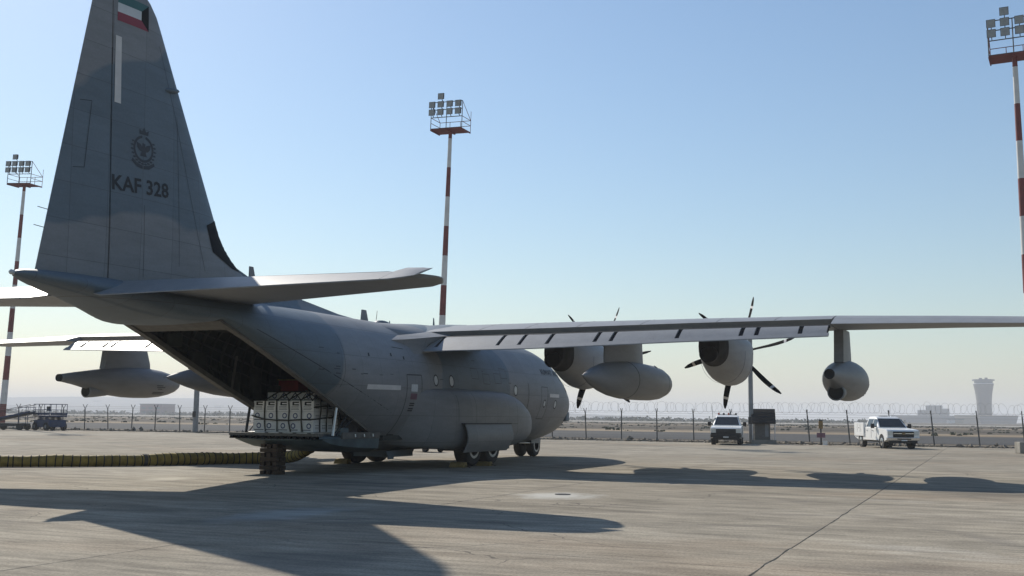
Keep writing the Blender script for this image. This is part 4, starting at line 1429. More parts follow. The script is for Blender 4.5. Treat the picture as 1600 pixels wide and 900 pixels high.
for k in range(4):
    make_carton((18.75, -1.18+k*.29*1.42, PZ+.88), .26, 'plain', 'white carton under netting in the set-back top layer, '+('end away from the pale strut', 'third from the pale strut', 'second from the pale strut', 'end nearest the pale strut')[k], 'white cartons stacked on the ramp', k == 3)
# core of the stack behind the front row (cartons seen only in part)
for col_ in range(4):
    for zi, (z0, h, st, nm) in enumerate(rows):
        if zi == 2:
            make_carton((19.085, Y0+.21+col_*CW, z0), h, 'plain', 'white carton just behind the logo row, '+('end away from the pale strut', 'fourth from the pale strut', 'third from the pale strut', 'second from the pale strut')[col_], 'white cartons stacked on the ramp', False)
# cargo net: verticals and horizontals draped over the stack
net = thing('cargo_net', 'dark webbing cargo net strapped over the carton stack', 'cargo net', (19.0, -.33, 1.17))
NI = Vector((19.0, -.33, 1.17))
def strap(pts, w=.035):
    m = MB()
    for a, b in zip(pts, pts[1:]):
        m.bar(Vector(a)-NI, Vector(b)-NI, w, .012 if abs(Vector(a).x-Vector(b).x) > .01 else .035)
    m.build('strap', 'net_webbing', net)
XF = 19.622
rnd = random.Random(3)
for y in (-.965, -.55, -.135, .28):
    j = [rnd.uniform(-.03, .03) for _ in range(6)]
    m = MB()
    pts = [(XF, y+j[0]+.06, 1.17), (XF, y+j[1], 1.45), (XF, y+j[2], 1.78), (XF, y+j[3], 2.07), (18.95, y+j[4], 2.33), (18.3, y+j[5], 2.33)]
    m.tube([Vector(p)-NI for p in pts], .02, 5)
    m.build('strap', 'net_webbing', net)
for z, dip in ((1.56, .07), (1.90, .0)):
    pts = [(XF+.004, -1.40, z+.06)]+[(XF+.004, -1.38+q*.42, z-dip*math.sin(q/5*math.pi)) for q in range(1, 5)]+[(XF+.004, .72, z-.03), (19.2, .725, z), (18.6, .725, z+.04)]
    if z > 1.8:
        pts = pts[5:]
    MB().tube([Vector(p)-NI for p in pts], .022, 5).build('strap', 'net_webbing', net)
for x in (19.3, 18.95, 18.6, 18.3):
    pts = [(x, .722, 1.17), (x+.03, .73, 1.5), (x-.02, .73, 1.8), (x, .722, 2.06), (x, .2, 2.36)]
    MB().tube([Vector(p)-NI for p in pts], .02, 5).build('strap', 'net_webbing', net)
for y in (-1.0, -.6, -.2, .2):
    MB().tube([Vector(p)-NI for p in ((18.94, y, 2.06), (18.93, y+.2, 2.30), (18.93, y+.4, 2.08))], .016, 5).build('strap', 'net_webbing', net)
# second load deeper in the hold and the red crate on it
bd = thing('wrapped_load', 'dim netted cargo load standing deeper inside the hold', 'cargo load', (17.3, -.2, 1.07))
for i in range(4):
    for k in range(3):
        bevel(MB().box((-.55, -1.2+i*.62, .02+k*.42), (.5, -1.2+i*.62+.58, .02+k*.42+.40)).build('wrapped_bale', 'carton_grey', bd), .03)
rc = thing('red_crate', 'dull red plastic crate on top of the cargo inside the hold', 'crate', (17.5, -1.45, 2.36))
bevel(MB().box((-.28, -.36, 0), (.28, .36, .34)).build('crate_body', 'red_crate', rc), .02)
MB().box((-.30, -.38, .34), (.30, .38, .385)).build('crate_lid', 'brass_brown', rc)

# timber crib under the ramp edge
crib = thing('timber_crib', 'dark timber cribbing stack propping the ramp edge', 'cribbing', (20.42, -.12, 0))
z = 0.0
for k in range(7):
    h = 0.122
    for s in (-1, 0, 1):
        if k % 2 == 0:
            MB().box((-.30, s*.20-.065, z), (.14, s*.20+.065, z+h-.012)).build('beam', 'timber', crib)
        else:
            MB().box((-.08+s*.16-.055, -.29, z), (-.08+s*.16+.055, .29, z+h-.012)).build('beam', 'timber', crib)
    z += h

# air duct hose lying on the apron
def duct():
    ctrl = [Vector(p) for p in ((26.5, -13.5, 0), (24.0, -11.0, 0), (21.6, -8.9, 0), (20.2, -7.5, 0), (18.8, -6.35, 0), (17.2, -5.55, 0), (15.9, -5.0, 0), (15.2, -4.3, 0), (15.2, -3.5, .02), (15.5, -2.7, .12), (15.8, -2.1, .30), (15.9, -1.7, .48))]
    pts = []
    for i in range(len(ctrl)-1):
        p0, p1, p2, p3 = ctrl[max(i-1, 0)], ctrl[i], ctrl[i+1], ctrl[min(i+2, len(ctrl)-1)]
        n = max(6, int((p2-p1).length/0.055))
        for k in range(n):
            t = k/n
            pts.append(0.5*((2*p1)+(p2-p0)*t+(2*p0-5*p1+4*p2-p3)*t*t+(3*p1-p0-3*p2+p3)*t**3))
    pts.append(ctrl[-1])
    t = thing('duct_hose', 'long ribbed yellow ventilation duct lying on the apron', 'hose', pts[len(pts)//2])
    o = t.location.copy()
    RAD = 0.185
    L = 0.0
    rs, cen = [], []
    rnd_ = random.Random(2)
    rings_at = []
    nxt = 0.0
    for i, p in enumerate(pts):
        if i:
            L += (p-pts[i-1]).length
        ph = (L % 0.22)/0.22
        sag = 0.016*math.sin(ph*math.pi)
        big = 0.008*math.sin(L*1.7)+0.005*math.sin(L*3.9+1)+0.010*math.sin(L*.6)
        r = RAD-sag*0.4+big
        rs.append(r)
        cen.append(p+Vector((0, 0, r+.004))-o)
        if L >= nxt:
            rings_at.append(i)
            nxt += 0.22*rnd_.uniform(.9, 1.1)
    MB().tube(cen, rs, 18).build('duct_skin', 'duct_yellow', t, 60)
    for i in rings_at:
        if 0 < i < len(cen)-1:
            d = (cen[i+1]-cen[i-1]).normalized()
            MB().tube([cen[i]-d*.016, cen[i]-d*.008, cen[i]+d*.008, cen[i]+d*.016], [rs[i]+.001, rs[i]+.012, rs[i]+.012, rs[i]+.001], 16).build('wear_ring', 'black_rubber', t)
    # joining collars
    for fr_ in (0.34, 0.62):
        i = int(len(cen)*fr_)
        d = (cen[i+1]-cen[i-1]).normalized()
        MB().tube([cen[i]-d*.06, cen[i]+d*.06], rs[i]+.016, 16).build('joining_collar', 'net_webbing', t)
duct()

# wheel chocks
for i, (x, y, lb) in enumerate(((13.35, 2.25, 'worn yellow wheel chock behind the rear right main wheel'), (11.73, 2.45, 'worn yellow wheel chock wedged between the right main wheels'), (13.3, -2.2, 'worn yellow wheel chock behind the rear left main wheel'))):
    t = thing('wheel_chock', lb, 'wheel chock', (x, y, 0), 0, 'chocks at the main wheels')
    s = 1 if i != 1 else 0.8
    bevel(MB().prism([(-.18*s, 0), (.18*s, 0), (.06*s, .16*s), (-.10*s, .18*s)], 'y', -.26, .26).build('wedge', 'chock_yellow', t), .015)
    MB().tube([(0, .26, .06), (.02, .40, .02), (.15, .5, .015)], .012, 6).build('rope', 'net_webbing', t)

# low trolley beyond the belly
tr = thing('towing_trolley', 'low dark equipment trolley seen under the aircraft belly', 'trolley', (0.2, -5.8, 0), R(60))
bevel(MB().box((-.9, -.45, .22), (.9, .45, .34)).build('deck', 'dark_machine', tr), .02)
bevel(MB().box((-.75, -.4, .34), (.35, .4, .62)).build('motor_housing', 'dark_machine', tr), .05)
MB().box((.45, -.35, .34), (.80, .35, .48)).build('battery_box', 'far_white', tr)
for sx_ in (-.6, .6):
    for sy_ in (-.42, .42):
        MB().tube([(sx_, sy_-.06, .16), (sx_, sy_+.06, .16)], .16, 16).build('wheel', 'black_rubber', tr, 40)
MB().tube([(.9, 0, .28), (1.6, 0, .5)], .025, 8).build('tow_bar', 'dark_machine', tr)

# ------------------------------------------------------------------ fence
FX, FH = -33.75, 2.40
fence = thing('boundary_fence', 'tall wire boundary fence with dark steel posts along the apron', 'fence', (FX, -20, 0))
rnd = random.Random(21)
pm = {}
def post_mesh(key, kindy):
    m = MB()
    m.tube([(0, 0, -.1), (0, 0, FH-.38)], .045, 8)
    m.tube([(0, 0, FH-.40), (-.26, 0, FH)], .028, 6)
    m.tube([(0, 0, FH-.40), (.26, 0, FH)], .028, 6)
    o = m.build('post', 'post_dark')
    d = o.data
    bpy.data.objects.remove(o)
    return d
PM = post_mesh('a', 0)
y = -84.0
while y < 32:
    o = bpy.data.objects.new('post', PM)
    COL.objects.link(o)
    o.parent = fence
    o.location = (0, y+20+rnd.uniform(-.05, .05), 0)
    o.rotation_euler = (rnd.gauss(0, .022)+.018+(.05 if y > 4 else 0), rnd.gauss(0, .02), rnd.gauss(0, .05))
    y += 2.75
for zz in (.12, 1.0, 1.88):
    MB().tube([(0, -66, zz), (0, 52, zz)], .006, 4).build('line_wire', 'wire_grey', fence)
for (dx, zz) in ((-.2, 2.2), (-.1, 2.05), (.1, 2.05), (.2, 2.2)):
    MB().tube([(dx, -66, zz), (dx, 52, zz)], .006, 4).build('barbed_wire', 'wire_grey', fence)
# woven mesh, sparse diagonal wires
mm = MB()
yy_ = -66.0
while yy_ < 52:
    for sgn in (1, -1):
        a = Vector((0.004*sgn, yy_, .08)); b = Vector((.004*sgn, yy_+sgn*1.78, 1.86))
        d = (b-a).normalized(); s = Vector((0, 0, 1)).cross(Vector((1, 0, 0)))
        nrm = d.cross(Vector((1, 0, 0))).normalized()*.0014
        mm.add([a-nrm, a+nrm, b+nrm, b-nrm], [(0, 1, 2, 3)])
    yy_ += .11
wm = mm.build('chain_link', 'wire_grey', fence)
kind(wm, 'stuff')
# concertina coil lying in the V arms
cw = MB()
yy_ = 5.0
n = 0
rnd = random.Random(31)
while yy_ < 52:
    tilt = R(38)*(1 if n % 2 else -1)+rnd.gauss(0, .16)
    rr_ = .37+rnd.gauss(0, .035)
    zc_ = 2.50+rnd.gauss(0, .03)
    lean_ = rnd.gauss(0, .15)
    ring = []
    for k in range(17):
        a = 2*math.pi*k/16
        u, w = rr_*math.cos(a), rr_*math.sin(a)
        ring.append((u*math.cos(tilt), yy_+u*math.sin(tilt)+w*lean_, zc_+w))
    cw.tube(ring, .0068, 3, False)
    yy_ += .34+rnd.uniform(-.12, .16)
    n += 1
cw.build('razor_coil', 'wire_grey', fence)

# ------------------------------------------------------------------ floodlight masts
def mast(x, y, top, label, lean=(0.0, 0.0), face=0.0):
    t = thing('floodlight_mast', label, 'floodlight mast', (x, y, 0), 0, 'red and white floodlight masts')
    t.rotation_euler = (-lean[1], lean[0], 0)
    hb = (top-.65)/10
    for k in range(11):
        z0, z1 = k*hb, min(top, (k+1)*hb)
        MB().tube([(0, 0, z0), (0, 0, z1)], [.34-.19*z0/top, .34-.19*z1/top], 14).build('pole_section', 'mast_red' if k % 2 == 0 else 'mast_white', t, 40)
    MB().tube([(0, 0, 0), (0, 0, .05)], .5, 14).build('base_flange', 'steel_grey', t)
    c, s = math.cos(face), math.sin(face)
    def L(p):   # local platform frame: u along lamps, v outward (towards the lamps' aim), w up
        u, v, w = p
        return Vector((c*v-s*u, s*v+c*u, top+w))
    W, D = 1.45, .85
    m = MB()
    for v in [-D+.17*k for k in range(11)]:
        m.bar(L((-W, v, 0)), L((W, v, 0)), .10, .05)
    m.bar(L((-W, -D, -.06)), L((-W, D, -.06)), .08, .10).bar(L((W, -D, -.06)), L((W, D, -.06)), .08, .10).bar(L((0, -D, -.06)), L((0, D, -.06)), .12, .12)
    m.build('platform', 'mast_red', t)
    m = MB()
    for w in (.55, 1.0):
        m.tube([L((-W, -D, w)), L((W, -D, w))], .025, 6).tube([L((-W, -D, w)), L((-W, D, w))], .025, 6).tube([L((W, -D, w)), L((W, D, w))], .025, 6)
    for u in (-W, -.5, .5, W):
        m.tube([L((u, -D, 0)), L((u, -D, 1.0))], .025, 6)
    m.tube([L((-W, -D, 1.0)), L((-W, D, 2.3))], .025, 6).tube([L((W, -D, 1.0)), L((W, D, 2.3))], .025, 6)
    m.tube([L((W, -D, 1.0)), L((W, -D, 1.8))], .02, 6)
    m.build('guard_rail', 'mast_red', t)
    m = MB()
    for w in (.05, 1.0, 1.65, 2.3):
        m.tube([L((-W, D, w)), L((W, D, w))], .035, 6)
    for u in (-W, 0, W):
        m.tube([L((u, D, 0)), L((u, D, 2.3))], .035, 6)
    m.build('lamp_frame', 'post_dark', t)
    def lamp(u, w):
        f = MB()
        q = .27
        f.loft([[L((u+a*q*k, D+.10+d, w+b*q*k+(d-.2)*-.25)) for a, b in ((-1, -1), (1, -1), (1, 1), (-1, 1))] for d, k in ((0.0, .62), (.12, .9), (.30, 1.0))])
        lo = f.build('floodlight', 'dark_machine', t)
        g_ = MB()
        g_.add([L((u+a*q*.9, D+.412, w+b*q*.9-.03)) for a, b in ((-1, -1), (1, -1), (1, 1), (-1, 1))], [(0, 1, 2, 3)])
        g_.build('lens', 'lamp_grey', lo)
        MB().bar(L((u, D, w-.32)), L((u, D+.15, w-.22)), .05, .05).build('bracket', 'dark_machine', lo)
    for w in (1.38, 2.03):
        for u in (-1.22, -.42, .42, 1.22):
            lamp(u, w)
    lamp(-.42, 2.72)
    return t
mast(-37.0, -73.4, 24.9, 'red and white floodlight mast behind the blue scissor lift', (0.0, 0.045), R(6))
mast(-35.4, along(683, -35.4, 690), 25.6, 'red and white floodlight mast rising behind the fuselage and tailplane', (0.0, 0.028), R(0))
mast(-28.9, 21.0, 24.8, 'red and white floodlight mast beyond the right wing', (0.0, -0.012), R(-4))

# two shorter grey lamp posts by the fence
def lamp_post(x, y, h, label, r=.17):
    t = thing('lamp_post', label, 'lamp post', (x, y, 0), 0)
    MB().tube([(0, 0, 0), (0, 0, h)], [r, r*.92], 14).build('pole', 'steel_grey', t, 40)
    MB().box((-.3, -.3, 0), (.3, .3, .12)).build('footing', 'kerb_concrete', t)
    bevel(MB().box((.14, -.14, 1.35), (.30, .14, 1.85)).build('junction_box', 'dark_machine', t), .01)
    bevel(MB().box((-.2, -.9, h), (.3, .9, h+.12)).build('lamp_head', 'dark_machine', t), .02)
    return t
lamp_post(-31.6, along(1174, -31.6, 692), 7.6, 'plain grey lamp post beside the small kiosk')
lamp_post(-32.2, along(305, -32.2), 7.6, 'plain grey lamp post by the fence, beyond the lowered ramp', .24)

# kiosk with sloping dark awning
kz = thing('kiosk', 'small roadside kiosk with sloping dark awning beside the grey lamp post', 'kiosk', (-31.8, along(1193, -31.8, 692), 0), R(12))
bevel(MB().box((-.5, -.62, .25), (.5, .45, 1.75)).build('cabinet', 'sill_paint', kz), .02)
MB().box((-.7, -.85, 0), (.7, .85, .28)).build('plinth', 'kerb_concrete', kz)
m = MB()
m.prism([(.95, 1.45), (-.4, 2.42), (-.45, 2.36), (.92, 1.38)], 'y', -.82, .82)
m.build('awning', 'black_paint', kz)
for k in range(4):
    MB().bar((.78-.3*k, -.83, 1.62+.215*k), (.78-.3*k, .83, 1.62+.215*k), .03, .03).build('batten', 'dark_machine', kz)
for yy_ in (-.75, .75):
    MB().tube([(.85, yy_, .28), (.85, yy_, 1.5)], .03, 8).build('awning_post', 'mast_white', kz)
    MB().prism([(.95, 1.42), (-.4, 2.38), (-.4, 1.42)], 'y', yy_-.01, yy_+.01).build('awning_cheek', 'black_paint', kz)
MB().box((.503, .1, .5), (.53, .34, 1.5)).build('notice_panel', 'steel_grey', kz)

# hydrant-like marker post with plate
hv = thing('marker_post', 'brown marker post with small mauve plate at the kerb', 'marker post', (-31.4, along(1283, -31.4, 693), 0), R(10))
MB().tube([(0, 0, 0), (0, 0, 1.55)], .055, 10).build('stem', 'dark_machine', hv)
bevel(MB().box((-.16, -.14, 1.10), (.16, .14, 1.62)).build('valve_head', 'brass_brown', hv), .03)
MB().tube([(0, 0, 1.62), (0, 0, 1.70)], .13, 10).build('cap', 'dark_machine', hv)
MB().box((.06, -.28, .50), (.085, .28, .82)).build('plate', 'sign_mauve', hv)
MB().tube([(.1, .25, 0), (.1, .25, .28)], .16, 12).build('can', 'far_white', hv)

cb = thing('concrete_block', 'square concrete ballast block at the apron edge', 'concrete block', (-20.2, 20.45, 0), R(14))
bevel(MB().box((-.5, -.75, 0), (.5, .75, .62)).build('block', 'kerb_concrete', cb), .03)
MB().tube([(0, -.15, .6), (0, -.15, .70), (0, .15, .70), (0, .15, .6)], .015, 6).build('lifting_eye', 'dark_machine', cb)

# ------------------------------------------------------------------ scissor lift and belt loader
sl_ = thing('scissor_lift', 'dark blue scissor lift with railed platform parked at the fence', 'scissor lift', (-30.2, along(77, -30.2), 0), R(75))
bevel(MB().box((-1.3, -.85, .30), (1.3, .85, .95)).build('chassis', 'lift_blue', sl_), .04)
for sy_ in (-.86, .86):
    MB().box((-1.39, sy_-.012, 1.37), (1.39, sy_+.012, 1.58)).build('toe_board', 'lift_blue', sl_)
for k in range(4):
    z0, z1 = .75+k*.12, .87+k*.12
    for yy_ in (-.6, .6):
        MB().bar((-1.0, yy_, z0), (1.0, yy_, z1), .07, .07).bar((-1.0, yy_*.9, z1), (1.0, yy_*.9, z0), .07, .07).build('scissor_arm', 'lift_blue', sl_)
bevel(MB().box((-1.4, -.85, 1.22), (1.4, .85, 1.36)).build('platform', 'lift_blue', sl_), .02)
m = MB()
for zz in (1.85, 2.35):
    m.tube([(-1.38, -.83, zz), (1.38, -.83, zz), (1.38, .83, zz), (-1.38, .83, zz), (-1.38, -.83, zz)], .03, 6)
m.build('guard_rail', 'lift_blue', sl_)
for sx_ in (-1.38, -.5, .45, 1.38):
    for sy_ in (-.83, .83):
        MB().tube([(sx_, sy_, 1.36), (sx_, sy_, 2.35)], .03, 6).build('rail_post', 'lift_blue', sl_)
bevel(MB().box((.75, -.80, 1.75), (1.1, -.60, 2.15)).build('control_box', 'dark_machine', sl_), .02)
for sx_ in (-.95, .95):
    for sy_ in (-.82, .82):
        MB().tube([(sx_, sy_-.12, .36), (sx_, sy_+.12, .36)], .36, 20).build('wheel', 'black_rubber', sl_, 40)
        MB().tube([(sx_, sy_-.125, .36), (sx_, sy_+.125, .36)], .16, 14).build('wheel_hub', 'steel_grey', sl_, 40)
bl = thing('belt_loader', 'dark belt loader with inclined conveyor next to the scissor lift', 'belt loader', (-28.6, along(17, -28.6), 0), R(106))
m = MB()
m.bar((-3.6, 0, .42), (2.0, 0, 1.55), .85, .16)
m.build('conveyor', 'dark_machine', bl)
for yy_ in (-.45, .45):
    MB().bar((-3.6, yy_, .52), (2.0, yy_, 1.66), .06, .14).build('side_rail', 'lift_blue', bl)
    MB().tube([(-2.5, yy_, .66), (-2.5, yy_, 1.35), (2.0, yy_, 2.3), (2.0, yy_, 1.66)], .025, 6).build('hand_rail', 'dark_machine', bl)
bevel(MB().box((-1.4, -.6, .35), (1.5, .6, .62)).build('chassis', 'dark_machine', bl), .03)
m = MB()
for zz in (1.15, 1.6, 2.05):
    m.tube([(1.0, -.6, zz), (1.9, -.6, zz), (1.9, .6, zz), (1.0, .6, zz), (1.0, -.6, zz)], .025, 6)
for sx_ in (1.0, 1.9):
    for sy_ in (-.6, .6):
        m.tube([(sx_, sy_, .6), (sx_, sy_, 2.05)], .025, 6)
m.build('operator_cage', 'lift_blue', bl)
for sx_ in (-1.1, 1.2):
    for sy_ in (-.62, .62):
        MB().tube([(sx_, sy_-.1, .3), (sx_, sy_+.1, .3)], .30, 18).build('wheel', 'black_rubber', bl, 40)

# ------------------------------------------------------------------ pickup trucks
def arch(cx, r, n=9):
    return [(cx+r*math.cos(math.pi*k/n), .42+r*math.sin(math.pi*k/n)*1.02) for k in range(n+1)]
def pickup(name, label, x, y, rz, utility, beacons):
    t = thing(name, label, 'pickup truck', (x, y, 0), rz, 'pickup trucks parked by the fence')
    F, B = 2.85, -2.85
    WF, WB = 1.85, -1.80
    low = .48
    bed = -1.0
    prof = [(F-.05, .55), (F, .8), (F-.02, 1.02), (F-.16, 1.14), (1.25, 1.24), (1.0, 1.25), (bed, 1.25)]
    prof += [(B, 1.25), (B, .62)] if not utility else [(bed, .9), (B, .9), (B, .62)]
    prof += [(WB-.48, low)]
    prof += [(WB+.46*math.cos(math.pi-math.pi*k/9), .42+.46*math.sin(math.pi-math.pi*k/9)) for k in range(10)]
    prof += [(WB+.5, low), (WF-.5, low)]
    prof += [(WF+.46*math.cos(math.pi-math.pi*k/9), .42+.46*math.sin(math.pi-math.pi*k/9)) for k in range(10)]
    prof += [(F-.42, .5)]
    body = bevel(MB().prism(prof, 'y', -.98, .98).build('body', 'truck_white', t), .05, 3)
    # cab shell
    cabr = []
    for z, xf, xb, w in ((1.22, 1.22, -.98, .93), (1.30, 1.16, -.98, .925), (1.60, .76, -.96, .83), (1.84, .42, -.93, .745), (1.92, .22, -.86, .69), (1.945, .05, -.72, .60)):
        cabr.append([(xf, -w*.94, z), (xf, w*.94, z), (xf-.10, w, z), (xb, w, z), (xb, -w, z), (xf-.10, -w, z)])
    bevel(MB().loft(cabr).build('cab', 'truck_white', t), .02)
    def lerpz(z):
        return lerp([(1.22, 1.22, .93), (1.30, 1.16, .925), (1.60, .76, .83), (1.84, .42, .745)], z)
    (xa, wa), (xb_, wb) = lerpz(1.29), lerpz(1.82)
    MB().loft([[(xa+.02, -wa*.88, 1.29), (xa+.02, wa*.88, 1.29), (xb_+.02, wb*.90, 1.82), (xb_+.02, -wb*.90, 1.82)], [(xa-.02, -wa*.88, 1.28), (xa-.02, wa*.88, 1.28), (xb_-.02, wb*.90, 1.81), (xb_-.02, -wb*.90, 1.81)]]).build('windscreen', 'glass_dark', t)
    for s in (-1, 1):
        for (x0, x1, x0t, x1t) in ((.98, .16, .58, .16), (.08, -.84, .08, -.80)):
            za, zb2 = 1.30, 1.78
            (_, w0), (_, w1) = lerpz(za), lerpz(zb2)
            MB().loft([[(x0, s*(w0+.008), za), (x1, s*(w0+.008), za), (x1t, s*(w1+.008), zb2), (x0t, s*(w1+.008), zb2)], [(x0, s*(w0-.01), za), (x1, s*(w0-.01), za), (x1t, s*(w1-.01), zb2), (x0t, s*(w1-.01), zb2)]]).build('side_window', 'glass_dark', t)
        m = MB()
        m.box((1.0, s*.985-.004, .62), (1.012, s*.985+.004, 1.2)).box((.10, s*.985-.004, .62), (.112, s*.985+.004, 1.2)).box((-.92, s*.985-.004, .62), (-.908, s*.985+.004, 1.2))
        m.build('door_gap', 'dark_machine', t)
        for xx_ in (.28, -.70):
            bevel(MB().box((xx_, s*1.0-.02, 1.06), (xx_+.18, s*1.0+.02, 1.10)).build('door_handle', 'chrome', t), .005)
        bevel(MB().box((.80, s*1.16-.11, 1.22), (.92, s*1.16+.11, 1.50)).build('wing_mirror', 'black_rubber', t), .03)
        MB().bar((.88, s*.92, 1.30), (.86, s*1.08, 1.34), .05, .05).build('mirror_arm', 'black_rubber', t)
        bevel(MB().box((F-.10, s*.80-.15, .82), (F+.012, s*.80+.15, 1.08)).build('headlight', 'lens', t), .02)
        for wx in (WF, WB):
            w_ = MB().tube([(wx, s*.84-.14, .41), (wx, s*.84+.14, .41)], .41, 24).build('wheel', 'black_rubber', t, 40)
            m = MB()
            m.tube([(wx, s*.975, .41), (wx, s*.988, .41)], [.25, .22], 18)
            m.build('rim', 'chrome', w_, 40)
            MB().tube([(wx, s*.986, .41), (wx, s*.998, .41)], .07, 10).build('hub', 'dark_machine', w_)
    bevel(MB().box((F-.02, -.64, .70 if utility else .60), (F+.02, .64, 1.05)).build('grille', 'black_rubber', t), .015)
    if not utility:
        bevel(MB().box((F-.06, -.97, .50), (F+.008, .97, .80)).build('front_fascia', 'black_rubber', t), .02)
    MB().box((F+.018, -.62, .90), (F+.035, .62, .945)).build('grille_bar', 'chrome' if utility else 'dark_machine', t)
    MB().box((F+.034, -.10, .86), (F+.045, .10, .98)).build('grille_badge', 'brass_brown' if utility else 'dark_machine', t)
    bevel(MB().loft([[(F-.15, s_, .48), (F+.10-.12*abs(s_)**3, s_, .50), (F+.12-.12*abs(s_)**3, s_, .68), (F-.15, s_, .70)] for s_ in (-1.0, -.8, -.4, 0, .4, .8, 1.0)]).build('front_bumper', 'chrome' if utility else 'black_rubber', t), .02)
    MB().box((F+.112, -.42, .555), (F+.124, .42, .62)).build('bumper_intake', 'black_rubber', t)
    MB().box((F+.122, -.17, .48), (F+.134, .17, .55)).build('number_plate', 'far_white', t)
    bevel(MB().box((F-.25, -.85, .34), (F+.02, .85, .49)).build('skid_plate', 'black_rubber', t), .02)
    MB().box((-2.6, -.55, .36), (2.4, .55, .50)).build('underframe', 'dark_machine', t)
    if utility:
        for s in (-1, 1):
            bb = bevel(MB().box((B, .52 if s > 0 else -1.04, .70), (bed-.10, 1.04 if s > 0 else -.52, 1.55)).build('side_locker', 'truck_white', t), .02)
            for xx_ in (-2.25, -1.72):
                MB().box((xx_, s*1.042-.004, .95), (xx_+.012, s*1.042+.004, 1.5)).build('locker_gap', 'dark_machine', bb)
            MB().box((-2.0, s*1.05-.01, 1.2), (-1.9, s*1.05+.01, 1.24)).build('locker_latch', 'chrome', bb)
        MB().box((B+.03, -.52, .70), (bed-.1, .52, .95)).build('load_bed', 'truck_white', t)
        bevel(MB().box((-.62, -.22, 1.945), (-.2, .22, 1.99)).build('roof_lamp', 'dark_machine', t), .01)
    else:
        MB().box((B+.06, -.86, 1.252), (bed-.06, .86, 1.27)).build('bed_cover', 'dark_machine', t)
    if beacons:
        MB().box((-.32, -.62, 1.945), (-.22, .62, 1.985)).build('beacon_bar', 'dark_machine', t)
        for yy_, mt in ((-.58, 'beacon_red'), (-.25, 'dark_machine'), (.08, 'beacon_red'), (.56, 'dark_machine')):
            MB().tube([(-.27, yy_, 1.985), (-.27, yy_, 2.07), (-.27, yy_, 2.10)], [.07, .065, .03], 12).build('beacon', mt, t, 40)
        MB().tube([(.95, -.9, 1.25), (.7, -.98, 2.5)], .012, 6).build('whip_aerial', 'dark_machine', t)
    return t
pickup('pickup_truck', 'white pickup with dark grille and roof beacons facing the aircraft', -28.7, along(1137, -28.7, 692), R(10), False, True)
pickup('utility_truck', 'white utility pickup with side lockers and chrome bumper', -27.3, 12.4, R(25), True, False)

# ------------------------------------------------------------------ far background
TD = Vector((-1588+0, 15.5, 0))
tw = thing('control_tower', 'tall flared airport control tower above a slant-walled base building', 'control tower', (-1588, 15.5, -.06))
twr = []
for z, r in ((0, 10.6), (8, 9.7), (18, 9.3), (30, 9.6), (40, 10.6), (48, 12.0), (53, 13.0)):
    twr.append([(r*math.cos(2*math.pi*k/24), r*math.sin(2*math.pi*k/24), z) for k in range(24)])
MB().loft(twr).build('shaft', 'far_concrete', tw, 40)
def drum(z0, z1, r0, r1, name, mat):
    MB().loft([[(r*math.cos(2*math.pi*k/24), r*math.sin(2*math.pi*k/24), z) for k in range(24)] for z, r in ((z0, r0), (z1, r1))]).build(name, mat, tw, 40)
drum(53, 54, 13.2, 13.2, 'collar', 'far_white')
drum(54, 57.5, 11.4, 12.0, 'observation_glass', 'far_glass')
drum(57.5, 59.3, 14.2, 14.0, 'cab_roof', 'far_grey')
for (a, b) in ((-3.5, 2), (3.5, 2.4)):
    MB().box((-2, a-2, 59.3), (2, a+2, 59.3+b)).build('roof_unit', 'far_grey', tw)
for k in range(10):
    a = math.pi*2*k/10
    MB().bar((11.6*math.cos(a), 11.6*math.sin(a), 54), (12.1*math.cos(a), 12.1*math.sin(a), 57.5), .5, .5).build('mullion', 'far_grey', tw)
bb = MB()
bb.loft([[(-12, -36, 0), (10, -36, 0), (10, 38, 0), (-12, 38, 0)], [(-12, -38, 11), (11, -38, 11), (11, 41, 11), (-12, 41, 11)]])
bb.build('base_building', 'far_tan', tw)
MB().loft([[(10.2, -5, 0), (22, -5, 0), (22, 38, 0), (10.2, 38, 0)], [(10.2, -6, 10), (23, -6, 10), (23, 41, 10), (10.2, 41, 10)]]).build('front_wing', 'far_grey', tw)
for k in range(7):
    MB().box((22.3, -3+k*6, 3.5), (22.9, 1.5+k*6, 5.5)).build('window', 'far_glass', tw)
def far_building(label, px0, px1, ytop, dist, mat, depth=30, wins=True, roof=None):
    """box building whose ends sit on the given view directions at a stated distance"""
    a, b = ray(px0, 655), ray(px1, 655)
    x = CAM.x-dist
    ya = CAM.y+a.y/a.x*(x-CAM.x)
    yb = CAM.y+b.y/b.x*(x-CAM.x)
    zt = at_x((px0+px1)/2, ytop, x).z
    t = thing('far_building', label, 'building', (x, (ya+yb)/2, -.06))
    h = yb-ya
    MB().box((-depth, -h/2, 0), (0, h/2, zt)).build('wall', mat, t)
    MB().box((-depth-.5, -h/2-.5, zt), (.5, h/2+.5, zt+.8)).build('parapet', 'far_grey' if mat != 'far_grey' else 'far_white', t)
    if wins:
        n = max(3, int(h/7))
        st = max(1, int(zt/4.5))
        for k in range(n):
            for s in range(st):
                y0 = -h/2+h*(k+.2)/n
                MB().box((-.2, y0, 1.5+s*4.2), (.15, y0+h*.55/n, 3.6+s*4.2)).build('window', 'far_glass', t)
    return t
far_building('pale blue-grey terminal block, widest roofline left of the tower', 1392, 1512, 650, 1750, 'far_grey', 40)
far_building('stepped tall grey hall behind the terminal', 1447, 1472, 634, 1900, 'far_grey', 40)
far_building('lower wing adjoining the stepped grey hall', 1434, 1447, 641, 1890, 'far_grey', 30)
far_building('narrow annex on the far flank of the stepped hall', 1472, 1483, 639, 1895, 'far_grey', 30)
far_building('small cream block in front of the terminal', 1479, 1492, 656, 1450, 'far_white', 14, False)
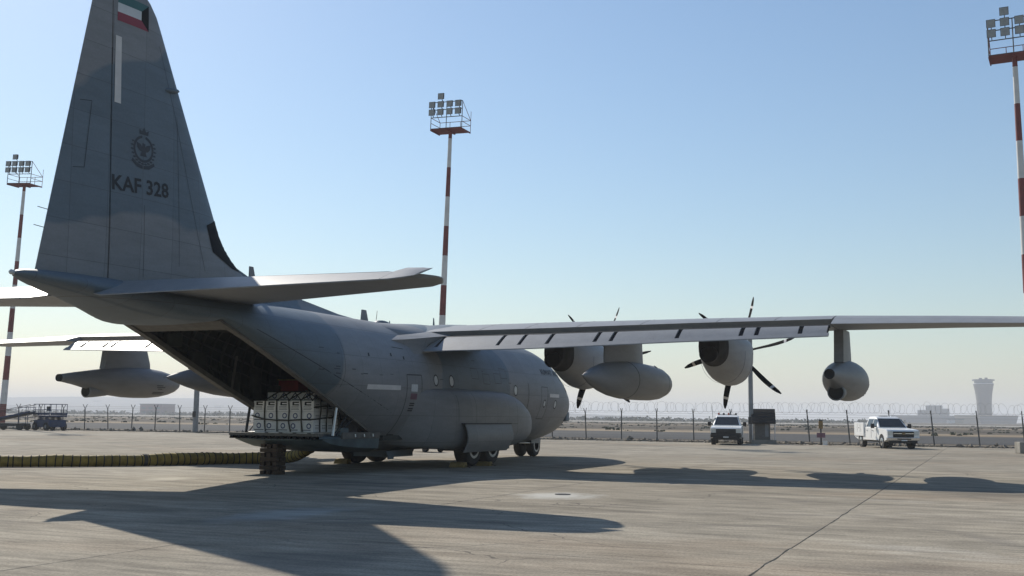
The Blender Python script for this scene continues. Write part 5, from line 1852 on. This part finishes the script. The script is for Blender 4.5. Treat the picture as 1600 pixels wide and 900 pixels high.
far_building('small tan hangar beside the slant-walled base building', 1492, 1506, 655.5, 1455, 'far_tan', 14, False)
far_building('dull mauve building with many windows behind the fence and refuelling pod', 218, 252, 632, 900, 'sign_mauve', 20)
far_building('long low pale shed on the horizon', 930, 1010, 651.5, 1600, 'far_white', 20, False)

def trees():
    rnd = random.Random(11)
    m = MB()
    def clump(c, s):
        for k in range(12):
            p = c+Vector((rnd.gauss(0, s*.7), rnd.gauss(0, s*.9), abs(rnd.gauss(.5*s, s*.38))))
            a = rnd.uniform(0, 6.28); q = s*rnd.uniform(.25, .5)
            u = Vector((math.cos(a), math.sin(a), rnd.uniform(-.4, .4)))*q
            w = Vector((-math.sin(a)*.3, math.cos(a)*.3, 1)).normalized()*q*.8
            m.add([p-u-w*.6, p+u-w*.8, p+u*.7+w, p-u*.8+w*.8], [(0, 1, 2, 3)])
    for i in range(1500):
        d = rnd.uniform(700, 1150)
        px_ = rnd.uniform(-200, 1430)
        r_ = ray(px_, 655)
        k = -d/r_.x
        c = CAM+r_*k
        dens = .5+.5*math.sin(px_*.021)+.3*math.sin(px_*.007+1)
        if rnd.random() > .35+.6*dens: continue
        s = rnd.uniform(0.8, 2.2)*(1.0 if px_ > 500 else 1.3)
        clump(Vector((c.x, c.y, -.06)), s)
    return kind(m.build('distant_trees', 'foliage'), 'stuff', 'hazy belt of low trees along the horizon')
trees()

# hills with a few pale buildings, left
def hills():
    rnd = random.Random(6)
    vs_, fs_ = [], []
    n, rows_ = 90, 8
    X0, X1 = -2400, -3600
    for j in range(rows_):
        t = j/(rows_-1)
        x = X0+(X1-X0)*t
        for i in range(n):
            s = i/(n-1)
            y = -5200+s*4300
            h = 66*math.sin(min(1, t*1.25)*math.pi/2)*(min(1, (1-s)*2.2)**.8)*(1+.10*math.sin(s*11)+.06*math.sin(s*29+1))*(0.30+.70*min(1, s*3.5+.25))
            vs_.append((x, y, -1+h))
    for j in range(rows_-1):
        for i in range(n-1):
            a = j*n+i
            fs_.append((a, a+1, a+n+1, a+n))
    o = mesh_obj('hills', vs_, fs_, 'hill_soil', None, 60)
    return kind(o, 'structure', 'long low hazy ridge on the horizon behind the scissor lift')
hills()
rnd = random.Random(15)
for i in range(26):
    x = -2420-rnd.uniform(0, 500)
    y = -3100+i*75+rnd.uniform(-40, 40)
    w = rnd.uniform(9, 42)
    zz = (x+2400)/-1200*1.25
    h0 = 66*math.sin(min(1, zz)*math.pi/2)*0.8
    t = tag(bpy.data.objects.new('hillside_building', None), 'pale low block scattered on the hazy hillside', 'building', 'blocks on the far hillside')
    COL.objects.link(t)
    t.location = (x, y, max(-1, h0-4))
    MB().box((-6, -w/2, 0), (6, w/2, rnd.uniform(7, 13))).build('wall', rnd.choice(('far_white', 'far_tan', 'far_grey')), t)
    MB().box((5.9, -w/2+1, 4), (6.3, w/2-1, 5.5)).build('window_band', 'far_glass', t)

# ------------------------------------------------------------------ haze
hz = MB().box((-8800, -8800, -2.2), (280, 8800, 82)).build('haze', 'far_white')
hm = bpy.data.materials.new('haze_air')
hm.use_nodes = True
hn = hm.node_tree.nodes
hn.clear()
pv = hn.new('ShaderNodeVolumePrincipled')
pv.inputs['Color'].default_value = (0.92, 0.95, 1.0, 1)
pv.inputs['Density'].default_value = 0.0004
pv.inputs['Anisotropy'].default_value = 0.08
ho = hn.new('ShaderNodeOutputMaterial')
hm.node_tree.links.new(pv.outputs[0], ho.inputs['Volume'])
hz.data.materials.clear()
hz.data.materials.append(hm)
kind(hz, 'stuff', 'thin pale haze filling the air over the airfield')
